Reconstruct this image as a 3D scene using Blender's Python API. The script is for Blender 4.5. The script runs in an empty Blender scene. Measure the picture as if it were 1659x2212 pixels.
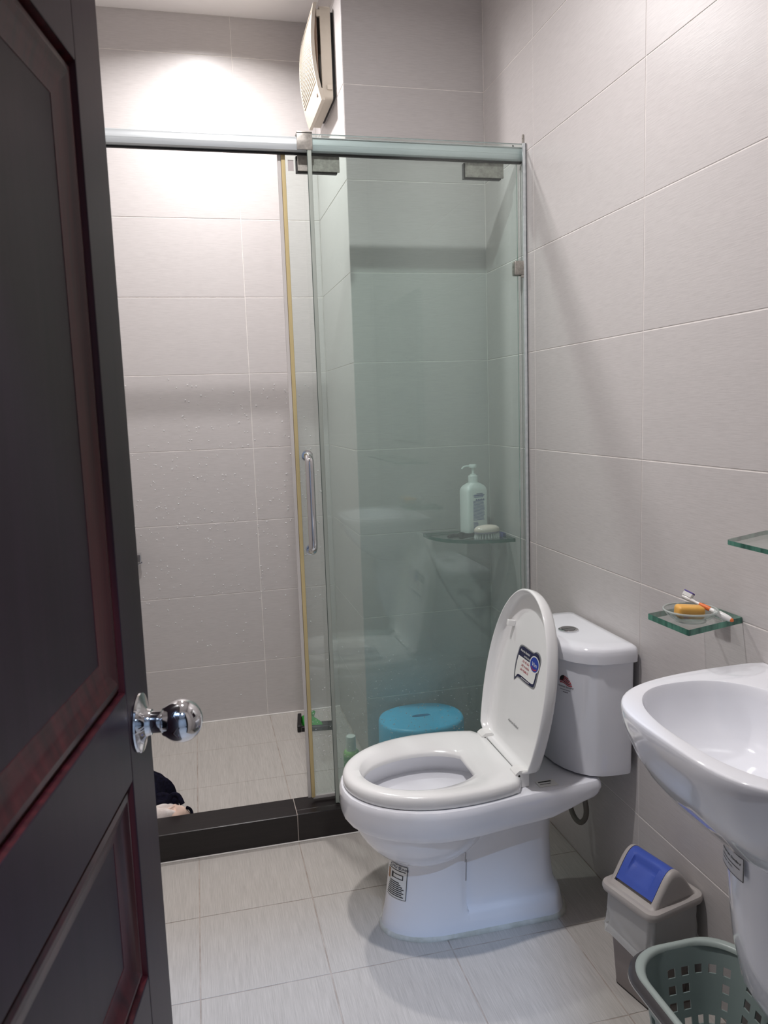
import bpy, bmesh, math, random
from mathutils import Vector, Matrix
random.seed(7)
SC = bpy.context.scene
COL = SC.collection
# ------------------------------------------------------------------ camera, world, lights, exposure
cam_d = bpy.data.cameras.new('camera')
cam = bpy.data.objects.new('camera', cam_d); COL.objects.link(cam)
cam_d.sensor_fit = 'HORIZONTAL'; cam_d.sensor_width = 36.0
cam_d.lens = 36.0*1688.4/1659.0
cam_d.clip_start = 0.02
R3 = Matrix(((0.97164807, 0.06295229, -0.227897), (-0.23406686, 0.12012807, -0.96477041), (-0.03335768, 0.99076044, 0.13145726)))
cam.matrix_world = Matrix.Translation((-1.0357, 0.0, 1.3412)) @ R3.to_4x4()
cam_d.dof.use_dof = True; cam_d.dof.focus_distance = 1.95; cam_d.dof.aperture_fstop = 15
SC.camera = cam
w = bpy.data.worlds.new('world'); SC.world = w; w.use_nodes = True
w.node_tree.nodes['Background'].inputs[0].default_value = (0.55, 0.65, 0.9, 1)
w.node_tree.nodes['Background'].inputs[1].default_value = 0.02
SC.view_settings.view_transform = 'Standard'; SC.view_settings.look = 'None'
SC.view_settings.exposure = 1.04; SC.view_settings.gamma = 1.0
SC.view_settings.use_curve_mapping = False
SC.cycles.use_denoising = True
SC.cycles.max_bounces = 14; SC.cycles.transparent_max_bounces = 24
SC.cycles.caustics_reflective = False; SC.cycles.caustics_refractive = False
SC.cycles.sample_clamp_indirect = 6.0
SHOWER_LAMP = (-0.92, 2.83, 2.838); SHOWER_POWER = 7.2; SHOWER_COL = (1.0, 0.975, 0.975)
ROOM_LAMP = (-0.86, 1.44, 2.838); ROOM_POWER = 11.5; ROOM_COL = (1.0, 0.97, 0.98)
HALL_LAMP = (-0.79, -0.42, 2.75); HALL_POWER = 33.0; HALL_COL = (0.47, 0.66, 1.0)
def lamp(name, loc, power, color, radius, spread):
    d = bpy.data.lights.new(name, 'AREA'); d.shape = 'DISK'; d.size = 2*radius; d.energy = power; d.color = color; d.spread = math.radians(spread)
    o = bpy.data.objects.new(name, d); o.location = loc; COL.objects.link(o); return o
lamp('shower_light', SHOWER_LAMP, SHOWER_POWER, SHOWER_COL, 0.045, 150)
lamp('room_light', ROOM_LAMP, ROOM_POWER, ROOM_COL, 0.045, 166)
lamp('hall_light', HALL_LAMP, HALL_POWER, HALL_COL, 0.05, 180)

# ------------------------------------------------------------------ helpers
def lin(c):
    if isinstance(c, str):
        c = [int(c[i:i+2], 16)/255 for i in (0, 2, 4)]
    return tuple(x/12.92 if x <= 0.04045 else ((x+0.055)/1.055)**2.4 for x in c)
def mat(name, color, rough=0.5, metal=0.0, spec=0.5, coat=0.0, trans=0.0, alpha=1.0, sss=0.0):
    m = bpy.data.materials.new(name); m.use_nodes = True
    b = m.node_tree.nodes['Principled BSDF']
    b.inputs['Base Color'].default_value = (*lin(color), 1)
    b.inputs['Roughness'].default_value = rough; b.inputs['Metallic'].default_value = metal
    b.inputs['Specular IOR Level'].default_value = spec
    b.inputs['Coat Weight'].default_value = coat; b.inputs['Coat Roughness'].default_value = 0.04
    b.inputs['Transmission Weight'].default_value = trans; b.inputs['Alpha'].default_value = alpha
    return m
def grain(m, scale, c1, c2, detail=4, rough=0.6, bump=0.0, lo=0.3, hi=0.7, coords='Geometry', second=None):
    """procedural two-tone noise in world position, stretched by scale; optional bump"""
    nt = m.node_tree; N = nt.nodes; L = nt.links; b = N['Principled BSDF']
    if coords == 'Geometry': src = N.new('ShaderNodeNewGeometry').outputs['Position']
    else: src = N.new('ShaderNodeTexCoord').outputs['Object']
    mp = N.new('ShaderNodeMapping'); mp.inputs['Scale'].default_value = scale; L.new(src, mp.inputs['Vector'])
    no = N.new('ShaderNodeTexNoise'); no.inputs['Scale'].default_value = 1; no.inputs['Detail'].default_value = detail; no.inputs['Roughness'].default_value = rough
    L.new(mp.outputs[0], no.inputs['Vector'])
    cr = N.new('ShaderNodeValToRGB'); cr.color_ramp.elements[0].position = lo; cr.color_ramp.elements[1].position = hi
    cr.color_ramp.elements[0].color = (*lin(c1), 1); cr.color_ramp.elements[1].color = (*lin(c2), 1)
    L.new(no.outputs['Fac'], cr.inputs['Fac']); out = cr.outputs['Color']
    if second:
        sc2, a1, a2 = second
        mp2 = N.new('ShaderNodeMapping'); mp2.inputs['Scale'].default_value = sc2; L.new(src, mp2.inputs['Vector'])
        n2 = N.new('ShaderNodeTexNoise'); n2.inputs['Scale'].default_value = 1; n2.inputs['Detail'].default_value = 3; L.new(mp2.outputs[0], n2.inputs['Vector'])
        r2 = N.new('ShaderNodeMapRange'); r2.inputs['From Min'].default_value = 0.3; r2.inputs['From Max'].default_value = 0.7
        r2.inputs['To Min'].default_value = a1; r2.inputs['To Max'].default_value = a2; L.new(n2.outputs['Fac'], r2.inputs['Value'])
        mx = N.new('ShaderNodeMix'); mx.data_type = 'RGBA'; mx.blend_type = 'MULTIPLY'; mx.inputs['Factor'].default_value = 1
        L.new(out, mx.inputs['A']); L.new(r2.outputs[0], mx.inputs['B']); out = mx.outputs['Result']
    L.new(out, b.inputs['Base Color'])
    if bump:
        bp = N.new('ShaderNodeBump'); bp.inputs['Strength'].default_value = bump; bp.inputs['Distance'].default_value = 0.001
        L.new(no.outputs['Fac'], bp.inputs['Height']); L.new(bp.outputs[0], b.inputs['Normal'])
    return m
def glass(name, tint, refl0=0.045, haze=0.0, haze_col='c8d0d0', haze_z=None):
    """thin clear sheet: tinted straight transmission plus fresnel reflection, plus a film of condensation"""
    m = bpy.data.materials.new(name); m.use_nodes = True
    nt = m.node_tree; N = nt.nodes; L = nt.links; N.remove(N['Principled BSDF']); out = N['Material Output']
    tr = N.new('ShaderNodeBsdfTransparent'); tr.inputs[0].default_value = (*tint, 1)
    gl = N.new('ShaderNodeBsdfGlossy'); gl.inputs['Roughness'].default_value = 0.0; gl.inputs['Color'].default_value = (.95, 1, .98, 1)
    lw = N.new('ShaderNodeLayerWeight'); lw.inputs['Blend'].default_value = 0.5
    pw = N.new('ShaderNodeMath'); pw.operation = 'POWER'; pw.inputs[1].default_value = 5; L.new(lw.outputs['Facing'], pw.inputs[0])
    mr = N.new('ShaderNodeMapRange'); mr.inputs['To Min'].default_value = refl0; mr.inputs['To Max'].default_value = 0.95; L.new(pw.outputs[0], mr.inputs['Value'])
    mx = N.new('ShaderNodeMixShader'); L.new(mr.outputs[0], mx.inputs[0]); L.new(tr.outputs[0], mx.inputs[1]); L.new(gl.outputs[0], mx.inputs[2])
    res = mx.outputs[0]
    if haze:
        df = N.new('ShaderNodeBsdfDiffuse'); df.inputs[0].default_value = (*lin(haze_col), 1)
        tl = N.new('ShaderNodeBsdfTranslucent'); tl.inputs[0].default_value = (*lin(haze_col), 1)
        h = N.new('ShaderNodeMixShader'); h.inputs[0].default_value = 0.5; L.new(df.outputs[0], h.inputs[1]); L.new(tl.outputs[0], h.inputs[2])
        geo = N.new('ShaderNodeNewGeometry'); no = N.new('ShaderNodeTexNoise'); no.inputs['Scale'].default_value = 2.2; no.inputs['Detail'].default_value = 5
        mp = N.new('ShaderNodeMapping'); mp.inputs['Scale'].default_value = (2.2, 1, .8); L.new(geo.outputs['Position'], mp.inputs[0]); L.new(mp.outputs[0], no.inputs['Vector'])
        sx = N.new('ShaderNodeSeparateXYZ'); L.new(geo.outputs['Position'], sx.inputs[0])
        zr = N.new('ShaderNodeMapRange'); zr.inputs['From Min'].default_value = haze_z[0]; zr.inputs['From Max'].default_value = haze_z[1]
        zr.inputs['To Min'].default_value = 1.0; zr.inputs['To Max'].default_value = 0.0; L.new(sx.outputs['Z'], zr.inputs['Value'])
        nr = N.new('ShaderNodeMapRange'); nr.inputs['From Min'].default_value = .3; nr.inputs['From Max'].default_value = .7; nr.inputs['To Min'].default_value = .5; nr.inputs['To Max'].default_value = 1; L.new(no.outputs['Fac'], nr.inputs['Value'])
        mu = N.new('ShaderNodeMath'); mu.operation = 'MULTIPLY'; L.new(zr.outputs[0], mu.inputs[0]); L.new(nr.outputs[0], mu.inputs[1])
        m2 = N.new('ShaderNodeMath'); m2.operation = 'MULTIPLY'; m2.inputs[1].default_value = haze; L.new(mu.outputs[0], m2.inputs[0])
        fx = N.new('ShaderNodeMixShader'); L.new(m2.outputs[0], fx.inputs[0]); L.new(res, fx.inputs[1]); L.new(h.outputs[0], fx.inputs[2]); res = fx.outputs[0]
    L.new(res, out.inputs['Surface'])
    return m

def finish(name, bm, mats, parent=None, smooth=40, kind=None, loc=None, label=None):
    me = bpy.data.meshes.new(name)
    bmesh.ops.recalc_face_normals(bm, faces=bm.faces[:])
    bm.to_mesh(me); bm.free()
    if not isinstance(mats, (list, tuple)): mats = [mats]
    for m in mats: me.materials.append(m)
    if smooth:
        for p in me.polygons: p.use_smooth = True
        me.set_sharp_from_angle(angle=math.radians(smooth))
    o = bpy.data.objects.new(name, me); COL.objects.link(o)
    place(o, parent, loc)
    if kind: o['kind'] = kind
    if label: o['label'] = label
    if smooth and len(me.polygons) <= 90:
        wn = o.modifiers.new('weighted', 'WEIGHTED_NORMAL'); wn.keep_sharp = True; wn.weight = 100
    return o
def wloc(o):
    v = Vector((0, 0, 0))
    while o: v = v + o.location; o = o.parent
    return v
def place(o, parent, loc=None):
    """mesh was built in world coordinates: move it into the frame of its parent (or of its own base point loc)"""
    if parent is not None:
        o.parent = parent; o.data.transform(Matrix.Translation(-wloc(parent)))
    elif loc is not None:
        o.data.transform(Matrix.Translation(-Vector(loc))); o.location = loc
def thing(name, label, cat, loc, group=None):
    o = bpy.data.objects.new(name, None); COL.objects.link(o); o.location = loc
    o.empty_display_size = 0.05; o['label'] = label; o['category'] = cat
    if group: o['group'] = group
    return o
def tag(o, label, cat, group=None, kind=None):
    o['label'] = label; o['category'] = cat
    if group: o['group'] = group
    if kind: o['kind'] = kind
    return o
def box(bm, x0, x1, y0, y1, z0, z1, bev=0.0, seg=2, M=None, mi=0):
    v = [bm.verts.new(p) for p in ((x0,y0,z0),(x1,y0,z0),(x1,y1,z0),(x0,y1,z0),(x0,y0,z1),(x1,y0,z1),(x1,y1,z1),(x0,y1,z1))]
    f = [bm.faces.new([v[i] for i in q]) for q in ((0,3,2,1),(4,5,6,7),(0,1,5,4),(1,2,6,5),(2,3,7,6),(3,0,4,7))]
    for q in f: q.material_index = mi
    geo = v
    if bev:
        r = bmesh.ops.bevel(bm, geom=list({e for q in f for e in q.edges}), offset=bev, segments=seg, affect='EDGES', profile=0.5)
        geo = list({x for q in r['faces'] for x in q.verts} | {x for x in v if x.is_valid})
        for q in r['faces']: q.material_index = mi
    if M is not None: bmesh.ops.transform(bm, matrix=M, verts=[x for x in geo if x.is_valid])
    return bm
def newbox(*a, **k): return box(bmesh.new(), *a, **k)
def loft(bm, rings, cap0=True, cap1=True, closed=True, mi=0):
    vs = [[bm.verts.new(p) for p in r] for r in rings]
    n = len(vs[0])
    for a, b in zip(vs, vs[1:]):
        for i in range(n if closed else n-1):
            j = (i+1) % n
            f = bm.faces.new((a[i], a[j], b[j], b[i])); f.material_index = mi
    if cap0: bm.faces.new(vs[0][::-1]).material_index = mi
    if cap1: bm.faces.new(vs[-1]).material_index = mi
    return vs
def lathe(bm, prof, c=(0, 0, 0), n=32, axis='Z', cap0=True, cap1=True, M=None, mi=0):
    rings = []
    for r, h in prof:
        ring = []
        for i in range(n):
            a = 2*math.pi*i/n; p = (r*math.cos(a), r*math.sin(a), h)
            if axis == 'Y': p = (p[0], p[2], p[1])
            if axis == 'X': p = (p[2], p[0], p[1])
            p = Vector(p) + Vector(c)
            ring.append(M @ p if M is not None else p)
        rings.append(ring)
    return loft(bm, rings, cap0, cap1, mi=mi)
def tube(bm, pts, r, n=12, mi=0, caps=True):
    pts = [Vector(p) for p in pts]; rings = []
    rr = r if isinstance(r, (list, tuple)) else [r]*len(pts)
    t = (pts[1]-pts[0]).normalized(); up = Vector((0, 0, 1)) if abs(t.z) < .9 else Vector((1, 0, 0))
    u = t.cross(up).normalized()
    for i, p in enumerate(pts):
        a = pts[max(i-1, 0)]; b = pts[min(i+1, len(pts)-1)]; t = (b-a).normalized()
        u = (u - t*u.dot(t)).normalized(); v = t.cross(u)
        rings.append([p + (u*math.cos(2*math.pi*k/n) + v*math.sin(2*math.pi*k/n))*rr[i] for k in range(n)])
    return loft(bm, rings, caps, caps, mi=mi)
def bez(p, n=16):
    """smooth Catmull-Rom through points"""
    p = [Vector(q) for q in p]; out = []
    for i in range(len(p)-1):
        a = p[max(i-1, 0)]; b = p[i]; c = p[i+1]; d = p[min(i+2, len(p)-1)]
        for k in range(n):
            t = k/n
            out.append(0.5*((2*b)+(c-a)*t+(2*a-5*b+4*c-d)*t*t+(3*b-a-3*c+d)*t**3))
    out.append(p[-1]); return out
def rrect(x0, x1, y0, y1, r, n=6):
    pts = []
    for cx, cy, a0 in ((x1-r, y1-r, 0), (x0+r, y1-r, 90), (x0+r, y0+r, 180), (x1-r, y0+r, 270)):
        for i in range(n+1):
            a = math.radians(a0 + 90*i/n); pts.append((cx+r*math.cos(a), cy+r*math.sin(a)))
    return pts
FONTCACHE = {}
def text_tris(s, size=1.0, shear=0.0, align='LEFT', bold=0.0):
    key = (s, shear, align, bold)
    if key not in FONTCACHE:
        c = bpy.data.curves.new('lettering', 'FONT'); c.body = s; c.size = 1.0; c.shear = shear; c.align_x = align; c.resolution_u = 2; c.offset = bold
        o = bpy.data.objects.new('lettering', c); COL.objects.link(o)
        bpy.context.view_layer.update()
        me = bpy.data.meshes.new_from_object(o.evaluated_get(bpy.context.evaluated_depsgraph_get()))
        FONTCACHE[key] = ([tuple(v.co) for v in me.vertices], [tuple(p.vertices) for p in me.polygons])
        bpy.data.objects.remove(o); bpy.data.curves.remove(c); bpy.data.meshes.remove(me)
    V, F = FONTCACHE[key]
    return [(x*size, y*size) for x, y, z in V], F
def put(bm, V, F, f, mi=0):
    vs = [bm.verts.new(f(*p)) for p in V]
    for q in F:
        try: bm.faces.new([vs[i] for i in q]).material_index = mi
        except ValueError: pass
def patch(bm, x0, x1, y0, y1, f, nx=6, ny=2, mi=0):
    vs = [[bm.verts.new(f(x0+(x1-x0)*i/nx, y0+(y1-y0)*j/ny)) for i in range(nx+1)] for j in range(ny+1)]
    for j in range(ny):
        for i in range(nx): bm.faces.new((vs[j][i], vs[j][i+1], vs[j+1][i+1], vs[j+1][i])).material_index = mi
def poly(bm, pts, f, mi=0):
    """filled flat outline (may be concave), triangulated"""
    vs = [bm.verts.new(f(*p)) for p in pts]
    fc = bm.faces.new(vs); fc.material_index = mi
    bmesh.ops.triangulate(bm, faces=[fc])

# ------------------------------------------------------------------ materials
M_WALL = mat('wall_tile_glaze', 'd2c9c8', rough=0.34, spec=0.4)
grain(M_WALL, (22, 22, 420), 'bfbab8', 'c8c3c1', bump=0.18, lo=.3, hi=.6, detail=3, second=((4, 4, 30), .98, 1.0))
M_FLOOR = mat('floor_tile_glaze', 'b3ada6', rough=0.42, spec=0.35)
grain(M_FLOOR, (420, 14, 14), 'aaa59f', 'bfbab4', bump=0.12, lo=.3, hi=.7, detail=4, second=((60, 5, 5), .95, 1.02))
M_GROUT = grain(mat('grout', 'e6e1dd', rough=.9, spec=.1), (40, 40, 40), 'dcd6d1', 'eeeae6')
M_GROUTF = grain(mat('floor_grout', '9a8f87', rough=.9, spec=.1), (14, 14, 14), '94887f', 'bdb5ae')
M_BLACKT = grain(mat('black_tile', '231d1e', rough=.3, spec=.5), (6, 160, 160), '0f0a0b', '1d1617', bump=.1)
M_CEIL = grain(mat('ceiling_paint', 'e9e4e2', rough=.8, spec=.2), (3, 3, 3), 'f3efed', 'f7f4f2')
M_PLAST = grain(mat('hall_plaster', 'c9c8c6', rough=.8), (2, 2, 2), 'c4c3c1', 'cfcecc')
M_WOOD = mat('dark_mahogany', '2b1d20', rough=.36, spec=.16)
grain(M_WOOD, (60, 60, 2.2), '22131a', '2c1b23', bump=.04, lo=.3, hi=.75)
M_WOODR = mat('reddish_mahogany', '3a1a1c', rough=.3, spec=.22)
grain(M_WOODR, (70, 70, 3), '280a0e', '471719', bump=.05, lo=.35, hi=.7)
M_CER = mat('white_ceramic', 'edeef3', rough=.07, spec=.5, coat=.4)
M_CER_IN = mat('shaded_bowl_ceramic', 'c9c9cd', rough=.12, spec=.5)  # unused; shade inside the bowl put into a darker ceramic colour
M_SEAT = mat('white_seat_plastic', 'ececeb', rough=.16, spec=.5)
M_CHROME = mat('chrome', 'd8d8da', rough=.06, metal=1)
M_STEEL = grain(mat('brushed_steel', '9a9792', rough=.34, metal=1), (200, 200, 20), '8f8c87', 'a8a5a0')
M_STEELD = grain(mat('tarnished_steel', '8e8a84', rough=.42, metal=.45), (60, 60, 60), '8d8982', 'b3aea6', second=((150, 150, 150), .86, 1.05))
M_ALU = grain(mat('aluminium_rail', 'bfc4c6', rough=.32, metal=.25), (3, 60, 60), 'bcc2c3', 'd2d6d7')
M_BLACK = mat('black_rubber', '0e0d0e', rough=.5)
M_GLASS = glass('clear_green_glass', (.975, .988, .98), .04)
M_GLASSF = glass('misted_green_glass', (.942, .978, .967), .045, haze=.14, haze_col='cfd8d6', haze_z=(.35, 2.0))
M_GEDGE = grain(mat('green_glass_edge', '27705f', rough=.1, spec=.7), (38, 38, 3), '174f43', '5f9c88', lo=.35, hi=.72)
M_LINE = mat('grimy_seal_line', '46524d', rough=.5)
M_GEDGE_L = mat('pale_glass_edge', '8fa39b', rough=.12, spec=.6, trans=.3)
M_DISH = glass('dish_glass', (.86, .885, .875), .11)
M_SEALC = mat('clear_seal', 'd9d4d0', rough=.25, trans=.2)
M_SEALY = grain(mat('yellowed_seal', 'c9ae72', rough=.35), (14, 14, 1.3), 'aca17a', 'd9c18a', lo=.25, hi=.75)
M_SEALG = grain(mat('clear_grey_seal', '9ea39b', rough=.25), (14, 14, 1.3), '8c938b', 'aab0a8')
M_IVORY = mat('ivory_plastic', 'cfc6b8', rough=.5, spec=.2)
M_IVORYD = mat('brown_filter', '8f7a6c', rough=.8)  # brown tone of the sheet behind the fan slats and the maker mark
M_BLUEST = mat('blue_stool_plastic', '58d0ff', rough=.35)
M_BIN = mat('grey_bin_plastic', 'b0aaa6', rough=.45)
M_BINB = mat('taupe_bin_plastic', '8b8380', rough=.5)
M_BLUE = mat('blue_flap_plastic', '3f59b4', rough=.4)
M_BAG = mat('thin_white_bag', 'e6e6e4', rough=.3, alpha=.5)
M_BASK = mat('grey_green_plastic', '8f9e9b', rough=.4)
M_BASKD = mat('shaded_skirt_plastic', '4a4849', rough=.35)  # basket skirt: shade under the rim flange is put into this dark colour
M_DRIM = mat('rim_highlight_glass', 'c9d0cc', rough=.04, spec=.8, alpha=.5)  # whiter rings on the soap dish, edge highlights put into the colour
M_SOAP = grain(mat('yellow_soap', 'e0a850', rough=.45), (30, 30, 30), 'd99f48', 'e6b25c')
M_ORANGE = mat('orange_rubber', 'e8783a', rough=.5)
M_WHITE = mat('white_plastic', 'ecebe9', rough=.3)
M_PURPLE = mat('purple_bristle', '5a4d92', rough=.7)
M_BOTTLE = mat('white_bottle', 'f5fbf8', rough=.3)
M_INK = mat('navy_ink', '2e3580', rough=.5)
M_INKL = mat('pale_blue_ink', '7580b0', rough=.5)
M_NAVY = mat('navy_print', '16163f', rough=.35)
M_RED = mat('red_print', 'b0303f', rough=.4)
M_BLKINK = mat('black_print', '1c1a1e', rough=.5)
M_SILVER = mat('silver_sticker', '9b9c9e', rough=.3, metal=.4)
M_PAPER = mat('white_sticker', 'e6e6e2', rough=.3)
M_CREAM = mat('cream_plastic', 'e8d8cc', rough=.22)
M_MAUVE = mat('mauve_plastic', '8d8594', rough=.4)
M_BRISTLE = mat('pale_bristle', 'dfe0de', rough=.6)
M_GREEN = mat('green_plastic', '27932f', rough=.4)
M_GREENB = mat('green_shampoo', 'a6da86', rough=.25)
M_GREENL = mat('green_label', '5fb068', rough=.4)
M_PALEG = mat('pale_cap', 'ecf4ee', rough=.4)
M_DARKCL = grain(mat('navy_cloth', '111019', rough=.95, spec=.1), (90, 90, 90), '0b0a10', '1b1a2c')
M_WHCL = grain(mat('white_cloth', 'e3d8d2', rough=.95, spec=.1), (60, 60, 60), 'd8cbc4', 'ece4df')
M_PEACH = mat('peach_cloth', 'e6c9b8', rough=.95, spec=.1)
M_CAULKW = mat('white_caulk', 'e9e6e2', rough=.5)
M_HOSE = mat('grey_hose', '6f6a62', rough=.5)
M_CAULK = grain(mat('old_caulk', 'c6c6bf', rough=.8), (25, 25, 25), 'b4b4a8', 'd2d2cd')
M_DROP = mat('water_drop', 'f4f4f4', rough=.05, spec=.8, alpha=.55)
M_MIRROR = mat('mirror_silver', 'e8ecec', rough=.01, metal=1)
M_BULB = bpy.data.materials.new('lit_bulb'); M_BULB.use_nodes = True
_b = M_BULB.node_tree.nodes['Principled BSDF']; _b.inputs['Emission Color'].default_value = (1, .95, .92, 1); _b.inputs['Emission Strength'].default_value = 8

# ------------------------------------------------------------------ room shell
XL = -1.52; YB = 3.268; YC = 2.686; XC = -0.491; ZC = 2.854; YF = 0.22
YCURB = 2.309; YCB = 2.419; ZS = 0.0463; ZT = 0.0898
TILES = {}
def tile_mesh(w, h, t=0.0022, bev=0.0009):
    key = (round(w, 4), round(h, 4))
    if key in TILES: return TILES[key]
    bm = bmesh.new(); rings = []
    for z, i in ((-t, 0), (-bev, 0), (-bev*.3, bev*.35), (0, bev)):
        rings.append([(sx*(w/2-i), sy*(h/2-i), z) for sx, sy in ((-1,-1),(1,-1),(1,1),(-1,1))])
    loft(bm, rings, cap0=False)
    me = bpy.data.meshes.new('tile'); bmesh.ops.recalc_face_normals(bm, faces=bm.faces[:]); bm.to_mesh(me); bm.free()
    TILES[key] = me
    return me
def tiles(parent, org, U, V, us, vs, m, gap=0.0026, name='tile', skip=None):
    """one object per tile; org + u*U + v*V is the tiled face, its normal is U x V"""
    U = Vector(U); V = Vector(V); Nn = U.cross(V); org = Vector(org)
    rot = Matrix((U, V, Nn)).transposed().to_4x4(); base = wloc(parent)
    for a, b in zip(us, us[1:]):
        for c, d in zip(vs, vs[1:]):
            if b-a < .012 or d-c < .012: continue
            if skip and skip((a+b)/2, (c+d)/2): continue
            me = tile_mesh(b-a-gap, d-c-gap)
            if not me.materials: me.materials.append(m)
            elif me.materials[0] != m:
                me = me.copy(); me.materials.clear(); me.materials.append(m)
            o = bpy.data.objects.new(name, me); COL.objects.link(o); o.parent = parent
            o.matrix_local = Matrix.Translation(org + U*(a+b)/2 + V*(c+d)/2 - base + Nn*random.uniform(-.00025, .00025)) @ rot
def struct(name, bm, m, loc=(0, 0, 0)):
    o = finish(name, bm, m, None, smooth=0, loc=loc); o['kind'] = 'structure'; return o
D = 0.0011
ZR = [-0.0102+0.302*k for k in range(0, 10)] + [ZC]; ZR[0] = 0.0
ZRS = [ZS] + ZR[1:]
YV = [YF, 0.4712, 1.0750, 1.6787, 2.2826, YC]
wr = struct('wall_right', newbox(D, .12, YF-.3, YC+.1, 0, ZC), M_GROUT, (D, 1.4, 0))
tiles(wr, (0, 0, 0), (0, -1, 0), (0, 0, 1), [-y for y in YV[::-1]], ZR, M_WALL)
wb = struct('wall_back', newbox(XL-.1, XC, YB+D, YB+.1, 0, ZC), M_GROUT, (-1, YB+D, 0))
XJ = -0.8081
tiles(wb, (0, YB, 0), (1, 0, 0), (0, 0, 1), [XL, XJ-.604, XJ, XC], ZRS, M_WALL)
wd = struct('wall_inner', newbox(XC+D, D, YC+D, YB+.1, 0, ZC), M_GROUT, (XC/2, YC+D, 0))
tiles(wd, (0, YC, 0), (1, 0, 0), (0, 0, 1), [XC, 0], ZRS, M_WALL)
tiles(wd, (XC, 0, 0), (0, -1, 0), (0, 0, 1), [-YB, -YC], ZRS, M_WALL)
wl = struct('wall_left', newbox(XL-.1, XL-D, YF-.3, YB+.1, 0, ZC), M_GROUT, (XL-D, 1.4, 0))
tiles(wl, (XL, 0, 0), (0, 1, 0), (0, 0, 1), [YF, .4712, 1.075, 1.6787, 2.2826, 2.885, YB], ZR, M_WALL)
DX0, DX1, DZ = -1.29, -0.62, 2.14
bm = newbox(XL-.1, DX0, YF-.12, YF-D, 0, ZC); box(bm, DX1, .12, YF-.12, YF-D, 0, ZC); box(bm, DX0, DX1, YF-.12, YF-D, DZ, ZC)
wf = struct('wall_front', bm, M_GROUT, (-.9, YF, 0))
tiles(wf, (0, YF, 0), (-1, 0, 0), (0, 0, 1), [0, -DX1, -DX0, -XL], [0]+ZR[1:7]+[DZ]+ZR[8:], M_WALL, skip=lambda u, v: -DX1 < u < -DX0 and v < DZ)
bm = newbox(DX0-.04, DX0, YF-.13, YF+.012, 0, DZ+.04, .003); box(bm, DX1, DX1+.04, YF-.13, YF+.012, 0, DZ+.04, .003); box(bm, DX0, DX1, YF-.13, YF+.012, DZ, DZ+.04, .003)
struct('trim_2', bm, M_WOOD, (-.9, YF, 0))
cl = struct('ceiling', newbox(XL-.1, .12, -2.4, YB+.1, ZC, ZC+.1), M_CEIL, (-.7, 1, ZC))
# main floor, tile grid carried from the photograph's joints
FX = [XL] + [-1.10688+.30585*k for k in range(-1, 4)] + [0]
FY = [YF-.12] + [2.01394+.30639*k for k in range(-5, 1)] + [YCURB]
fl = struct('floor', newbox(XL-.1, .12, -2.4, YCURB+.02, -.1, -D), M_GROUTF, (-.7, 1, -D))
tiles(fl, (0, 0, 0), (1, 0, 0), (0, 1, 0), FX, FY, M_FLOOR, gap=.003)
tiles(fl, (0, 0, 0), (1, 0, 0), (0, 1, 0), [XL, -1.0, -.5, 0], [-2.4, -1.8, -1.2, -.6, YF-.12], M_FLOOR, gap=.003)
fs = struct('floor_shower', newbox(XL-.1, .0, YCB-.02, YB+.1, -.1, ZS-D), M_GROUTF, (-.7, 2.8, ZS-D))
tiles(fs, (0, 0, ZS), (1, 0, 0), (0, 1, 0), FX, [YCB, 2.675, 2.981, YB], M_FLOOR, gap=.003, skip=lambda u, v: u > XC and v > YC)
# dark tiled curb of the shower
cb = struct('trim_1', newbox(XL, 0, YCURB+D, YCB-D, -.02, ZT-D), mat('curb_grout', 'a59b94', .9), (-.75, YCURB, 0))
BX = -.8010
tiles(cb, (0, YCURB, 0), (1, 0, 0), (0, 0, 1), [XL, BX-.604, BX, BX+.604, 0], [0, ZT], M_BLACKT)
tiles(cb, (0, 0, ZT), (1, 0, 0), (0, 1, 0), [XL, BX-.604, BX], [YCURB, YCB], M_BLACKT)
tiles(cb, (0, 0, ZT), (1, 0, 0), (0, 1, 0), [BX, BX+.604, 0], [YCURB, 2.338, YCB], M_BLACKT, gap=.0018)
tiles(cb, (0, YCB, 0), (-1, 0, 0), (0, 0, 1), [0, -BX-.604, -BX, -BX+.604, -XL], [ZS, ZT], M_BLACKT)
finish('caulk_line', newbox(XL+.002, XC, YB-.006, YB, ZS-.001, ZS+.0045, .002), M_CAULKW, wb)
finish('caulk_line', newbox(XL+.002, -.002, YCURB-.005, YCURB, 0, .004, .0015), M_CAULKW, cb)
# hall behind the photographer, seen only in reflections
struct('wall_hall', newbox(XL-.6, .6, -2.5, -2.4, 0, ZC), M_PLAST, (-.7, -2.4, 0))

# ------------------------------------------------------------------ ceiling lamps
def ceiling_lamp(loc, label):
    t = thing('ceiling_lamp', label, 'lamp', (loc[0], loc[1], ZC), 'ceiling lamps')
    bm = bmesh.new(); lathe(bm, [(.012, ZC-.012), (.055, ZC-.012), (.06, ZC-.006), (.06, ZC)], (loc[0], loc[1], 0), 32)
    finish('base', bm, M_WHITE, t)
ceiling_lamp(SHOWER_LAMP, 'small white ceiling lamp over the shower floor')
ceiling_lamp(ROOM_LAMP, 'small white ceiling lamp in front of the shower glass')

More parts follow.
